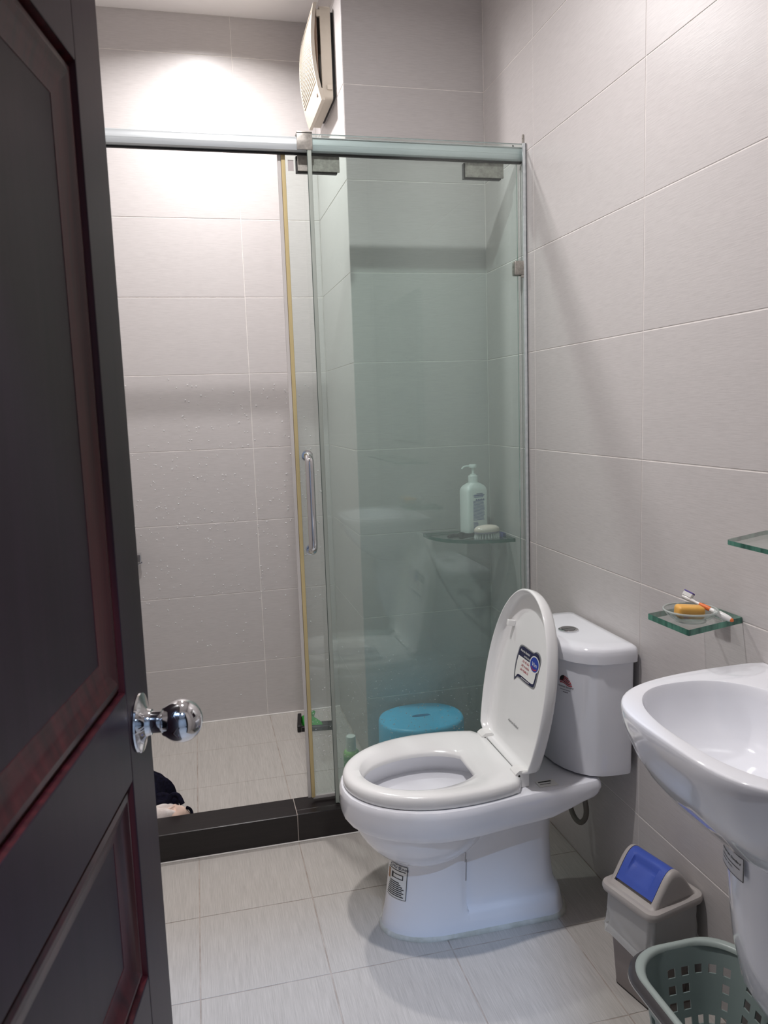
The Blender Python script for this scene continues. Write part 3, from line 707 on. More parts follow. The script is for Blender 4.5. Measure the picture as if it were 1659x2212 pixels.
patch(bm, .042, .094, .171, .173, pf2, 8, 1); patch(bm, .041, .097, .1862, .1875, pf2, 8, 1); patch(bm, .041, .097, .0985, .0995, pf2, 8, 1); patch(bm, .0968, .098, .099, .187, pf2, 1, 4); patch(bm, .062, .088, .150, .152, pf2, 6, 1); patch(bm, .062, .088, .161, .163, pf2, 6, 1); patch(bm, .087, .089, .150, .163, pf2, 1, 3); patch(bm, .056, .062, .149, .164, pf2, 2, 3)
finish('sticker_print', bm, M_BLKINK, toi, smooth=0)
lettering('sticker_heading', [('CHÚ Ý', .048, .176, .0115, 0, 'LEFT'), ('DÙNG', .075, .176, .0085, 0, 'LEFT')], M_NAVY, pf2, toi)
bm = bmesh.new(); patch(bm, .041, .05, .142, .168, pf2, 2, 2); finish('sticker_picture', bm, mat('tan_print', 'b08a6a', .5), toi, smooth=0)
# water supply hose looping behind
bm = bmesh.new(); tube(bm, bez([(-.06, 1.99, .31), (-.05, 1.965, .20), (-.05, 1.93, .163), (-.05, 1.885, .17), (-.05, 1.858, .22), (-.07, 1.862, .33), (-.08, 1.87, .40)], 8), .0075, 12)
finish('supply_hose', bm, M_HOSE, toi, smooth=60, label='grey looped water hose')

# ------------------------------------------------------------------ wash basin with half pedestal
sk = thing('wash_basin', 'white ceramic wall basin on a half pedestal at the right', 'sink', (0, 1.0, .3))
SYC = 1.0; SCX = -.20; SN = 84
def closed_ring(poly_pts, c, z, n=SN):
    """resample a star-shaped outline by angle about c so that every ring matches"""
    out = []; m = len(poly_pts)
    for k in range(n):
        a = 2*math.pi*k/n; dx, dy = math.cos(a), math.sin(a); best = None
        for i in range(m):
            ax, ay = poly_pts[i][0]-c[0], poly_pts[i][1]-c[1]; bx, by = poly_pts[(i+1) % m][0]-c[0], poly_pts[(i+1) % m][1]-c[1]
            den = dx*(by-ay)-dy*(bx-ax)
            if abs(den) < 1e-12: continue
            t = (ax*(by-ay)-ay*(bx-ax))/den; u = (ax*dy-ay*dx)/den
            if t > 0 and -1e-9 <= u <= 1+1e-9 and (best is None or t < best): best = t
        out.append((c[0]+dx*best, c[1]+dy*best, z))
    return out
def dshape(s, W_=.2545, D_=.378, back=-.0015, n=60):
    pts = []
    for i in range(n+1):
        t = -math.cos(math.pi*i/n); pts.append((min(-D_*s*max(1-abs(t)**4, 0)**(1/2.8), back), SYC+W_*s*t))
    return pts
def outer(s, z): return closed_ring(dshape(s), (SCX*min(s, 1)**1.0, SYC), z)
def mouth(cx, ax, ay, z, p=2.45, n=SN):
    return [(cx+ax*math.copysign(abs(math.cos(a))**(2/p), math.cos(a)), SYC+ay*math.copysign(abs(math.sin(a))**(2/p), math.sin(a)), z) for a in [2*math.pi*k/n for k in range(n)]]
bm = bmesh.new()
R = [outer(.40, .605), outer(.54, .615), outer(.68, .638), outer(.795, .672), outer(.885, .714), outer(.938, .747), outer(.972, .777), outer(.990, .796), outer(.998, .810), outer(1.0, .818), outer(1.0, .8255), outer(.998, .8295), outer(.994, .8315), outer(.986, .832)]
R += [mouth(-.215, .141, .208, .832), mouth(-.215, .137, .205, .8313), mouth(-.215, .135, .203, .828), mouth(-.214, .131, .199, .81), mouth(-.212, .123, .189, .775), mouth(-.208, .108, .168, .742), mouth(-.2, .085, .135, .722), mouth(-.195, .05, .08, .713)]
loft(bm, R, True, True)
finish('basin', bm, M_CER, sk, smooth=45)
bm = bmesh.new(); lathe(bm, [(.0, .7105), (.021, .7105), (.021, .713), (.017, .714)], (-.195, SYC, .003), 24); finish('drain', bm, M_CHROME, sk)
bm = bmesh.new(); rings = []
for z, d, hw in ((.240, .03, .05), (.245, .072, .08), (.26, .112, .105), (.29, .151, .122), (.34, .180, .132), (.42, .200, .138), (.52, .213, .141), (.62, .221, .143), (.68, .225, .144)):
    rings.append([(-.003, 1.015-hw, z)] + [(-(.003+d*math.sin(math.pi*i/20)**.75), 1.015-hw*math.cos(math.pi*i/20), z) for i in range(1, 20)] + [(-.003, 1.015+hw, z)])
loft(bm, rings, True, True, closed=True)
ped = finish('half_pedestal', bm, M_CER, sk, smooth=45)
def shf(a, b):
    """a: arc parameter 0..1 around the shroud from far side, b: height"""
    z = b; d = .2225; hw = .1445; t = a
    return Vector((-(.003+d*math.sin(math.pi*t)**.75), 1.015+hw*math.cos(math.pi*t), z)) + Vector((-.0012*math.sin(math.pi*t), .0012*math.cos(math.pi*t), 0))
def sh2(a, b): return shf(a, b) + Vector((-.0005, .0002, 0))
bm = bmesh.new(); patch(bm, .37, .525, .566, .606, shf, 10, 1); finish('pedestal_label', bm, mat('grey_label', 'cfcfd1', .3), ped, smooth=0)
bm = bmesh.new(); patch(bm, .372, .523, .566, .567, sh2, 10, 1); patch(bm, .372, .523, .605, .606, sh2, 10, 1); patch(bm, .521, .524, .567, .605, sh2, 1, 2); patch(bm, .38, .505, .583, .5842, sh2, 8, 1); patch(bm, .38, .42, .577, .578, sh2, 3, 1); patch(bm, .43, .46, .577, .578, sh2, 2, 1)
V, F = text_tris('American Standard', .0062, .35, 'LEFT', .02); put(bm, [(.378+x*2.7, .5915+y) for x, y in V], F, sh2)
finish('label_print', bm, M_BLKINK, ped, smooth=0)

# ------------------------------------------------------------------ mirror, glass shelves
def slab(name, pts, z0, z1, gm, em, parent=None, loc=None):
    bm = bmesh.new(); vs = loft(bm, [[(x, y, z) for x, y in pts] for z in (z0, z1)])
    for f in bm.faces:
        f.normal_update(); f.material_index = 0 if abs(f.normal.z) > .9 else 1
    return finish(name, bm, [gm, em], parent, smooth=30, loc=loc)
mr = thing('wall_mirror', 'frameless rectangular mirror above the basin', 'mirror', (-.003, .9, 1.175))
finish('mirror_glass', newbox(-.008, -.001, .60, 1.18, 1.175, 1.88, .001), M_MIRROR, mr)
def corner_round(p, r=.012, n=5):
    out = []
    for i, b in enumerate(p):
        a = Vector((*p[i-1], 0)); b = Vector((*b, 0)); c = Vector((*p[(i+1) % len(p)], 0))
        p0 = b+(a-b).normalized()*r; p1 = b+(c-b).normalized()*r
        for k in range(n+1):
            t = k/n; q = p0*(1-t)**2+b*2*t*(1-t)+p1*t*t; out.append((q.x, q.y))
    return out
ms = thing('glass_shelf', 'long green-edged glass shelf under the mirror, empty', 'shelf', (-.07, .9, 1.09))
slab('shelf_glass', corner_round([(-.001, .56), (-.001, 1.247), (-.134, 1.190), (-.134, .56)]), 1.082, 1.090, M_GLASS, M_GEDGE, ms)
for yb_ in (1.10, .66): finish('bracket', newbox(-.03, -.001, yb_, yb_+.015, 1.07, 1.0815, .002), M_CHROME, ms)
ss = thing('glass_shelf', 'small thick square glass shelf holding the soap dish beside the basin', 'shelf', (-.07, 1.33, .895))
slab('shelf_glass', [(-.001, 1.31), (-.001, 1.435), (-.155, 1.398), (-.150, 1.268)], .893, .905, M_GLASS, M_GEDGE, ss)
finish('bracket', newbox(-.02, -.001, 1.345, 1.395, .885, .8925, .002), M_CHROME, ss)
cs = thing('corner_shelf', 'quarter-round glass corner shelf inside the shower', 'shelf', (-.06, 2.63, .885))
pts = [(-.001, YC-.001)] + [(-.001-.258*math.cos(a)**.8 if math.cos(a) > 1e-6 else -.001, YC-.001-.235*math.sin(a)**.8) for a in [math.pi/2*i/20 for i in range(21)]]
slab('shelf_glass', pts, .876, .888, M_GLASS, mat('deep_green_glass_edge', '17594b', rough=.12, spec=.6), cs)
finish('bracket', newbox(-.13, -.11, YC-.02, YC-.001, .868, .8755, .002), M_CHROME, cs); finish('bracket', newbox(-.02, -.001, YC-.12, YC-.10, .868, .8755, .002), M_CHROME, cs)

# ------------------------------------------------------------------ things on the small shelf
ZD = .9052; DXc, DYc = -.110, 1.322
dish = thing('soap_dish', 'round clear glass soap dish on the small square shelf', 'soap dish', (DXc, DYc, ZD))
bm = bmesh.new(); lathe(bm, [(.001, ZD+.0005), (.026, ZD), (.030, ZD+.002), (.041, ZD+.010), (.050, ZD+.020), (.0525, ZD+.0225), (.051, ZD+.0245), (.048, ZD+.0235), (.038, ZD+.0125), (.028, ZD+.0055), (.001, ZD+.0048)], (DXc, DYc, 0), 40, cap1=False)
finish('bowl', bm, M_DISH, dish, smooth=60)
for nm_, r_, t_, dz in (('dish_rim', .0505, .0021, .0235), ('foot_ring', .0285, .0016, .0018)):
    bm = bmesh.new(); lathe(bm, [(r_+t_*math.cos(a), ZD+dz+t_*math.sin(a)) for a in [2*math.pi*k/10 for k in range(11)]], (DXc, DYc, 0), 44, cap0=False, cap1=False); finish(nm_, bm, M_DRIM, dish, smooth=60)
Ms = Matrix.Translation((DXc-.006, DYc-.006, ZD+.0205)) @ Matrix.Rotation(math.radians(-14), 4, 'Z') @ Matrix.Rotation(math.radians(4), 4, 'Y')
bm = bmesh.new(); box(bm, -.0265, .0265, -.016, .016, -.0125, .0125, .0068, 4, Ms)
tag(finish('soap_bar', bm, M_SOAP, None, smooth=60, loc=(DXc-.006, DYc-.006, ZD+.008)), 'rounded yellow bar of soap lying in the glass dish', 'soap')
tb = thing('toothbrush', 'white and orange toothbrush resting across the glass dish', 'toothbrush', (-.06, 1.30, ZD+.02))
TB0 = Vector((-.047, 1.276, ZD+.0055)); TB1 = Vector((-.092, 1.374, ZD+.037))
def tbp(t, dz=0): return TB0.lerp(TB1, t) + Vector((0, 0, dz))
bm = bmesh.new(); tube(bm, [tbp(t) for t in (.02, .08, .16, .26, .36, .44)], [.003, .0055, .0065, .0065, .0055, .0045], 12); finish('handle', bm, M_WHITE, tb, smooth=60)
bm = bmesh.new(); tube(bm, [tbp(t, .0003) for t in (.44, .50, .58, .66)], [.0045, .005, .0045, .0035], 12); finish('grip', bm, M_ORANGE, tb, smooth=60)
bm = bmesh.new(); tube(bm, [tbp(t) for t in (0, .02, .05)], [.002, .0035, .0042], 10); finish('tip', bm, M_ORANGE, tb, smooth=60)
bm = bmesh.new(); tube(bm, [tbp(t) for t in (.66, .75, .82, .9, 1.0)], [.003, .0028, .004, .005, .004], 12); finish('head', bm, M_WHITE, tb, smooth=60)
dirv = (TB1-TB0).normalized(); upv = Vector((.55, -.1, .83)); upv = (upv - dirv*upv.dot(dirv)).normalized()
sidev = dirv.cross(upv); bm = bmesh.new(); bm2 = bmesh.new()
Mx = Matrix((sidev, dirv, upv)).transposed().to_4x4(); Mx.translation = tbp(.92)
box(bm, -.0055, .0055, -.010, .010, .002, .0115, .001, 1, Mx); box(bm2, -.0056, .0056, -.0102, .0102, .0110, .0142, .0008, 1, Mx)
finish('bristles', bm, M_BRISTLE, tb, smooth=0); finish('bristle_tip', bm2, M_PURPLE, tb, smooth=0)

# ------------------------------------------------------------------ things on the corner shelf
ZK = .8882
pb = thing('pump_bottle', 'tall white pump bottle with a blue printed label on the corner shelf', 'bottle', (-.098, 2.59, ZK))
Mb = Matrix.Translation((-.098, 2.592, ZK)) @ Matrix.Rotation(math.radians(18), 4, 'Z')
bm = bmesh.new()
def brect(w_, d_, r, z): return [Mb @ Vector((x, y, z)) for x, y in rrect(-w_, w_, -d_, d_, r, 5)]
loft(bm, [brect(.040, .026, .010, 0), brect(.043, .029, .012, .003), brect(.0435, .0295, .012, .02), brect(.0435, .0295, .012, .155), brect(.042, .028, .013, .165), brect(.036, .024, .014, .174), brect(.024, .020, .0145, .181), brect(.0175, .0175, .0172, .184)])
finish('bottle_body', bm, M_BOTTLE, pb, smooth=50)
bm = bmesh.new(); lathe(bm, [(.0172, .184), (.0172, .187), (.0162, .188), (.0172, .189), (.0172, .207), (.0155, .209), (.011, .210), (.011, .214), (.0045, .215), (.0045, .236)], n=28, M=Mb); finish('pump_collar', bm, M_BOTTLE, pb, smooth=35)
bm = bmesh.new(); lathe(bm, [(.0125, .236), (.0135, .2375), (.0135, .246), (.012, .248)], n=28, M=Mb)
Mn = Mb @ Matrix.Rotation(math.radians(-22), 4, 'Z')
tube(bm, [Mn @ Vector(p) for p in bez([(-.008, 0, .242), (-.022, 0, .2425), (-.033, 0, .240), (-.040, 0, .233)], 5)], .0032, 10); finish('pump_head', bm, M_BOTTLE, pb, smooth=45)
def lbl(x, z): return Mb @ Vector((x, -.0302, z))
bm = bmesh.new()
for k in range(22):
    z = .142-.0042*k
    if 3 <= k <= 4: continue
    patch(bm, -.024+(.004 if k < 3 else 0), .026-random.uniform(0, .006), z, z+.0022, lbl, 1, 1)
for k in range(7): patch(bm, -.024, .0+random.uniform(-.006, .002), .046-.0042*k, .0482-.0042*k, lbl, 1, 1)
finish('label_text', bm, M_INKL, pb, smooth=0)
bm = bmesh.new(); patch(bm, -.010, .018, .146, .148, lbl, 1, 1); patch(bm, -.026, .027, .140, .1415, lbl, 1, 1)
for k in range(5): poly(bm, [(-.014+.008*k, .124), (-.010+.008*k, .129), (-.006+.008*k, .124)], lbl)
finish('label_symbols', bm, M_INK, pb, smooth=0, kind='stuff'); bm = bmesh.new()
poly(bm, [(-.026, .011), (.030, .011), (.030, .002), (.024, .0005), (-.022, .0005), (-.026, .004)], lbl); finish('label_band', bm, M_INK, pb, smooth=0)
# scrubbing brush
br = thing('scrubbing_brush', 'cream oval scrubbing brush with pale bristles on the corner shelf', 'brush', (-.07, 2.515, ZK))
BC = Vector((-.082, 2.507, 0))
def ov(sx, sy, z, a=math.radians(8)): 
    return [BC+Vector((sx*math.cos(t)*math.cos(a)-sy*math.sin(t)*math.sin(a), sx*math.cos(t)*math.sin(a)+sy*math.sin(t)*math.cos(a), z)) for t in [2*math.pi*i/40 for i in range(40)]]
bm = bmesh.new(); loft(bm, [ov(.046, .030, ZK+.022), ov(.047, .031, ZK+.027), ov(.045, .029, ZK+.034), ov(.036, .022, ZK+.040), ov(.022, .012, ZK+.043), ov(.004, .002, ZK+.044)]); finish('brush_back', bm, M_CREAM, br, smooth=60)
bm = bmesh.new(); loft(bm, [ov(.043, .027, ZK+.016), ov(.046, .030, ZK+.017), ov(.046, .030, ZK+.022)]); finish('brush_band', bm, M_MAUVE, br, smooth=40)
bm = bmesh.new()
for i in range(26):
    for sc_l in (1.0, .72, .4):
        t = 2*math.pi*i/26+sc_l; p = BC+Vector((.041*sc_l*math.cos(t), .025*sc_l*math.sin(t), 0)); o_ = Vector((.003*math.cos(t), .003*math.sin(t), 0))
        tube(bm, [p+Vector((0, 0, ZK+.018)), p+o_+Vector((0, 0, ZK))], [.0022, .0026], 5)
finish('bristles', bm, M_BRISTLE, br, smooth=0, kind='stuff')
hb = thing('strap_brush', 'black handled brush with a looped strap on the corner shelf', 'brush', (-.17, 2.53, ZK))
bm = bmesh.new(); tube(bm, bez([(-.178, 2.505, ZK+.0125), (-.172, 2.508, ZK+.0125), (-.155, 2.515, ZK+.010), (-.13, 2.525, ZK+.009), (-.105, 2.55, ZK+.009)], 5), [.0115]*3+[.0125]*3+[.011]*3+[.009]*3+[.0075]*3+[.007]*6, 14); finish('handle', bm, M_BLACK, hb, smooth=50)
bm = bmesh.new(); tube(bm, bez([(-.165, 2.520, ZK+.014), (-.19, 2.545, ZK+.012), (-.207, 2.548, ZK+.008), (-.205, 2.553, ZK+.003), (-.185, 2.556, ZK+.003), (-.16, 2.55, ZK+.003)], 5), .0036, 8); finish('strap', bm, M_BLACK, hb, smooth=50)
bm = bmesh.new(); loft(bm, [[(-.055, 2.545, ZK+.0005), (-.008, 2.515, ZK+.0005), (-.03, 2.49, ZK+.0005), (-.04, 2.50, ZK+.0005)], [(-.045, 2.54, ZK+.018), (-.010, 2.515, ZK+.010), (-.028, 2.497, ZK+.012), (-.036, 2.503, ZK+.016)]])
tag(finish('sachet', bm, M_INK, None, smooth=0, loc=(-.03, 2.515, ZK)), 'crumpled dark blue sachet behind the cream brush on the corner shelf', 'sachet')

# ------------------------------------------------------------------ shower floor things
st = thing('bath_stool', 'low oval blue plastic stool standing behind the shower glass', 'stool', (-.325, 2.545, ZS))
SO = Vector((-.325, 2.545, 0)); ZT_ = .262
def so(a, b, z, n=56):
    a *= 1.06; b *= 1.09
    return [SO+Vector((math.copysign(abs(math.cos(t))**.9, math.cos(t))*a, math.copysign(abs(math.sin(t))**.9, math.sin(t))*b, z)) for t in [2*math.pi*i/n for i in range(n)]]
def slot(z, n=56): return [SO+Vector((.034*math.copysign(abs(math.cos(t))**.7, math.cos(t)), .011*math.sin(t), z)) for t in [2*math.pi*i/n for i in range(n)]]
bm = bmesh.new()
loft(bm, [so(.150, .122, ZS), so(.148, .120, ZS+.012), so(.143, .115, .18), so(.142, .114, ZT_-.012), so(.139, .111, ZT_-.004), so(.132, .104, ZT_), slot(ZT_+.001), slot(ZT_-.02)], False, False)
finish('seat_shell', bm, M_BLUEST, st, smooth=50)
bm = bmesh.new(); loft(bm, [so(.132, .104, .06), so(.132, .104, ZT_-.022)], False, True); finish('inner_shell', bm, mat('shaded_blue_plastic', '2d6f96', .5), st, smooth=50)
sb = thing('shampoo_bottle', 'small green shampoo bottle with pale cap on the shower floor', 'bottle', (-.595, 2.455, ZS))
bm = bmesh.new(); c = (-.595, 2.462, 0)
lathe(bm, [(.022, ZS), (.026, ZS+.003), (.0265, ZS+.02), (.0265, .19), (.0255, .203), (.021, .208)], c, 32); finish('bottle_body', bm, M_GREENB, sb, smooth=45)
bm = bmesh.new(); lathe(bm, [(.0165, .207), (.0165, .255), (.0155, .2575), (.013, .258)], c, 28); finish('cap', bm, M_PALEG, sb, smooth=35)
def gl(a, b): return Vector((c[0]+.0268*math.sin(a), c[1]-.0268*math.cos(a), b))
bm = bmesh.new(); patch(bm, -1.6, 1.6, .11, .192, gl, 18, 1); finish('label', bm, M_GREENL, sb, smooth=40)
def gl2(a, b): return Vector((c[0]+.0271*math.sin(a), c[1]-.0271*math.cos(a), b))
bm = bmesh.new()
for i, q in enumerate(((.183, .186, -.05, .5), (.172, .177, .2, .45), (.162, .166, .15, .4), (.149, .157, .1, .5), (.136, .141, .2, .5))): patch(bm, q[2], q[3], q[0], q[1], gl2, 3, 1)
finish('label_marks', bm, mat('dark_green_print', '24402c', .5), sb, smooth=0)
sq = thing('floor_brush', 'green and black floor brush lying in the far corner of the shower', 'brush', (-.63, 3.10, ZS))
Mq = Matrix.Translation((-.632, 3.105, ZS)) @ Matrix.Rotation(math.radians(-8), 4, 'Z')
bm = bmesh.new(); loft(bm, [[Mq @ Vector(p) for p in r] for r in ([(-.055, .055, .004), (-.02, .062, .004), (.045, -.03, .004), (.05, -.06, .004), (-.045, -.055, .004)], [(-.05, .05, .020), (-.02, .055, .026), (.03, -.03, .022), (.035, -.052, .018), (-.04, -.05, .020)])]); finish('brush_head', bm, M_GREEN, sq, smooth=30)
bm = newbox(-.068, -.052, -.075, .062, .0, .028, .002, 1, Mq); box(bm, -.05, .09, -.072, -.055, 0, .02, .002, 1, Mq); box(bm, .03, .09, -.058, -.01, 0, .016, .002, 1, Mq); finish('bristle_block', bm, M_BLACK, sq, smooth=0)
bm = bmesh.new(); tube(bm, [Mq @ Vector((-.01, .03, .022)), Mq @ Vector((.0, .06, .030))], [.011, .008], 12); finish('socket', bm, M_GREEN, sq, smooth=50)
# shower tap end showing past the door edge
tp = thing('shower_tap', 'chrome shower tap end on the back wall beside the door edge', 'tap', (-1.30, YB, .78))
bm = newbox(-1.40, -1.277, YB-.075, YB-.03, .765, .80, .004); finish('tap_body', bm, M_CHROME, tp)
Mh = Matrix.Translation((-1.295, YB-.05, .757)) @ Matrix.Rotation(math.radians(-24), 4, 'Y'); bm = newbox(-.03, .022, -.012, .012, -.005, .005, .002, 2, Mh); finish('tap_lever', bm, M_CHROME, tp)
bm = bmesh.new(); lathe(bm, [(.02, YB-.04), (.028, YB-.006), (.028, YB)], (-1.345, 0, .782), 20, 'Y'); finish('tap_flange', bm, M_CHROME, tp)
# clothes heaped at the curb
def heap(name, m, c, r, seed, flat=1.0, folds=7, n=40, rings_=9, amp=.16, parent=None, lab=None):
    rnd = random.Random(seed); ph = [rnd.uniform(0, 6.28) for _ in range(4)]
    bm = bmesh.new(); rr = []
    for k in range(rings_):
        a = math.pi/2*k/(rings_-1); s = math.cos(a)**.6 if k < rings_-1 else .03; z = math.sin(a)
        rr.append([(c[0]+r[0]*s*math.cos(t)*(1+amp*math.sin(folds*t+ph[0]+2*z)+amp*.5*math.sin(2*folds*t+ph[1])), c[1]+r[1]*s*math.sin(t)*(1+amp*math.sin((folds-2)*t+ph[2]-1.5*z)), c[2]+r[2]*z*(1+amp*.8*math.sin(3*t+ph[3]))) for t in [2*math.pi*i/n for i in range(n)]])
    loft(bm, rr); return finish(name, bm, m, parent, smooth=70, label=lab)
ch = thing('clothes_heap', 'heap of dark navy and white clothes behind the shower curb', 'clothes', (-1.24, 2.52, ZS))
heap('dark_garment', M_DARKCL, (-1.272, 2.605, ZS), (.085, .075, .108), 3, parent=ch, lab='crumpled dark navy garment')
heap('dark_garment', M_DARKCL, (-1.245, 2.525, ZS), (.078, .06, .062), 5, parent=ch, lab='crumpled dark navy garment')
heap('white_garment', M_WHCL, (-1.235, 2.462, ZS), (.085, .032, .056), 9, folds=5, parent=ch, lab='white garment in front')
heap('peach_garment', M_PEACH, (-1.175, 2.462, ZS), (.045, .028, .050), 11, folds=5, parent=ch, lab='peach underside of the white garment')
bm = bmesh.new(); tube(bm, bez([(-1.20, 2.478, ZS+.055), (-1.185, 2.486, ZS+.078), (-1.165, 2.484, ZS+.076), (-1.152, 2.474, ZS+.05)], 6), .0085, 10); tube(bm, bez([(-1.14, 2.455, ZS+.048), (-1.128, 2.455, ZS+.038), (-1.124, 2.452, ZS+.02), (-1.135, 2.447, ZS+.008)], 6), .005, 8); finish('dark_band', bm, M_DARKCL, ch, smooth=60)

# ------------------------------------------------------------------ swing-lid bin
BNC = Vector((-.098, 1.462, 0)); BA = math.radians(14)
def bp(x, y, z): return (BNC.x+x*math.cos(BA)-y*math.sin(BA), BNC.y+x*math.sin(BA)+y*math.cos(BA), z)
bn = thing('waste_bin', 'small grey swing-lid bin with a blue flap beside the toilet', 'bin', (BNC.x, BNC.y, 0))
def br_(a, b, r, z, n=6): return [bp(x, y, z) for x, y in rrect(-a, a, -b, b, r, n)]
bm = bmesh.new(); loft(bm, [br_(.056, .054, .012, 0), br_(.058, .056, .013, .004), br_(.066, .064, .015, .135), br_(.071, .069, .016, .236)]); finish('bin_body', bm, M_BINB, bn, smooth=45)
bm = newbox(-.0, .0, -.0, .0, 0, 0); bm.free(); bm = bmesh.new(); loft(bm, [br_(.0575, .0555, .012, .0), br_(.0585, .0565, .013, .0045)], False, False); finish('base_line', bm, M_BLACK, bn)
bm = bmesh.new(); rr = []
for k, z in enumerate((.238, .21, .185, .165, .150, .140, .128)):
    g = .0735-.00015*k + (.002 if k in (5,) else 0); ring = []
    for i, (x, y) in enumerate(rrect(-g, g, -g+.002, g-.002, .018, 6)):
        wv = math.sin(i*1.7+k)*.0034*k*.4; dz = -.010*math.sin(i*.35+1)*(k/6) - .028*(k/6)*(1 if y < 0 else .2)*abs(x/g < .2)
        ring.append(bp(x*(1+wv/.08), y*(1+wv/.08), z+dz))
    rr.append(ring)
loft(bm, rr, False, False); finish('bin_bag', bm, M_BAG, bn, smooth=60, label='thin translucent white bag folded over the rim')
bm = bmesh.new()
loft(bm, [[(x_, y_, z_) for x_, y_, z_ in rr[-1]], [(x_, y_, z_+.012) for x_, y_, z_ in rr[-2]]] if False else [[(p[0]*1.0+(p[0]-BNC.x)*.012, p[1]+(p[1]-BNC.y)*.012, p[2]+dz) for p in rr[-1]] for dz in (0, .021)], False, False); finish('bag_hem', bm, mat('bag_hem', 'efefec', .4, alpha=.8), bn, smooth=60)
# lid: rim plus arched dome with curved profile (arch runs along local y)
bm = bmesh.new(); loft(bm, [br_(.082, .080, .022, .232), br_(.084, .082, .023, .238), br_(.084, .082, .023, .244), br_(.082, .080, .022, .249), br_(.076, .074, .020, .251)], False, False)
def dome(x, s=1.0):
    t = abs(x)/.069; return .251+.070*s*(0.5+0.5*math.cos(math.pi*min(t, 1)))**.75
xs = [-.069+.138*i/30 for i in range(31)]
FX0, FX1, FY_ = -.056, .032, .054
def dz_(x): return dome(x)-(.013 if FX0-.002 < x < FX1+.002 else 0)
YE = .068
def row(y, f): return [bp(x, y, f(x)) for x in xs]
half = [row(-YE, lambda x: .251), row(-YE, lambda x: max(dome(x)-.014, .251)), row(-YE+.0015, lambda x: max(dome(x)-.006, .251)), row(-YE+.005, lambda x: max(dome(x)-.0015, .251)), row(-YE+.009, dome), row(-FY_-.0008, dome), row(-FY_, dz_)]
other = [row(YE, lambda x: .251), row(YE, lambda x: max(dome(x)-.014, .251)), row(YE-.0015, lambda x: max(dome(x)-.006, .251)), row(YE-.005, lambda x: max(dome(x)-.0015, .251)), row(YE-.009, dome), row(FY_+.0008, dome), row(FY_, dz_)]
loft(bm, half + other[::-1], False, False, closed=False)
loft(bm, [br_(.076, .074, .020, .251), br_(.06, .06, .015, .2511)], False, True)
ld = finish('bin_lid', bm, M_BIN, bn, smooth=40)
# blue flap over the left slope and the crest, sunk in its opening, with a finger scoop
bm = bmesh.new(); fx = [FX0+(FX1-FX0)*i/32 for i in range(33)]
def scoop(x, y):
    if not (-.050 < x < -.013 and abs(y) < .036): return 0
    e = min((x+.050)/.004, 1)*min((-.013-x)/.006, 1)*min((.036-abs(y))/.003, 1); return .0105*e*min(1, (x+.048)/.028)
ys_ = [-FY_+.0006, -.045, -.0362, -.034, -.031, -.015, 0, .015, .031, .034, .0362, .045, FY_-.0006]
rows = [[bp(x, ys_[0], dome(x)-.0125) for x in fx]] + [[bp(x, y, dome(x)-.0006-scoop(x, y)) for x in fx] for y in ys_] + [[bp(x, ys_[-1], dome(x)-.0125) for x in fx]]
loft(bm, rows, False, False, closed=False); finish('swing_flap', bm, M_BLUE, ld, smooth=35, label='blue swing flap')

# ------------------------------------------------------------------ laundry basket
bk = thing('laundry_basket', 'grey green plastic basket with square holes under the basin', 'basket', (-.16, 1.08, 0))
BX0, BX1, BY0, BY1, BZ = -.258, -.010, .90, 1.322, .222
def bkr(o, z, r=.085, n=12): return [(x, y, z) for x, y in rrect(BX0+o, BX1-o, BY0+o, BY1-o, r, n)]
# rim
bm = bmesh.new(); loft(bm, [bkr(-.001, BZ-.014), bkr(-.002, BZ-.004), bkr(0, BZ-.001), bkr(.004, BZ+.001), bkr(.009, BZ), bkr(.012, BZ-.003), bkr(.0125, BZ-.010)], False, False); finish('rim', bm, mat('pale_grey_green', 'a9b5b0', .35), bk, smooth=50)
bm = bmesh.new(); loft(bm, [bkr(-.010, BZ-.024), bkr(-.0115, BZ-.020), bkr(-.0105, BZ-.014), bkr(-.004, BZ-.006), bkr(-.001, BZ-.004)], False, False); finish('rim_skirt', bm, M_BASKD, bk, smooth=50, label='skirt below the rim, its shade painted dark')
bm = bmesh.new(); loft(bm, [bkr(-.0108, BZ-.0262), bkr(-.0122, BZ-.0245), bkr(-.0118, BZ-.0215)], False, False); finish('skirt_edge', bm, mat('pale_edge', 'b8b8b4', .4), bk, smooth=50)
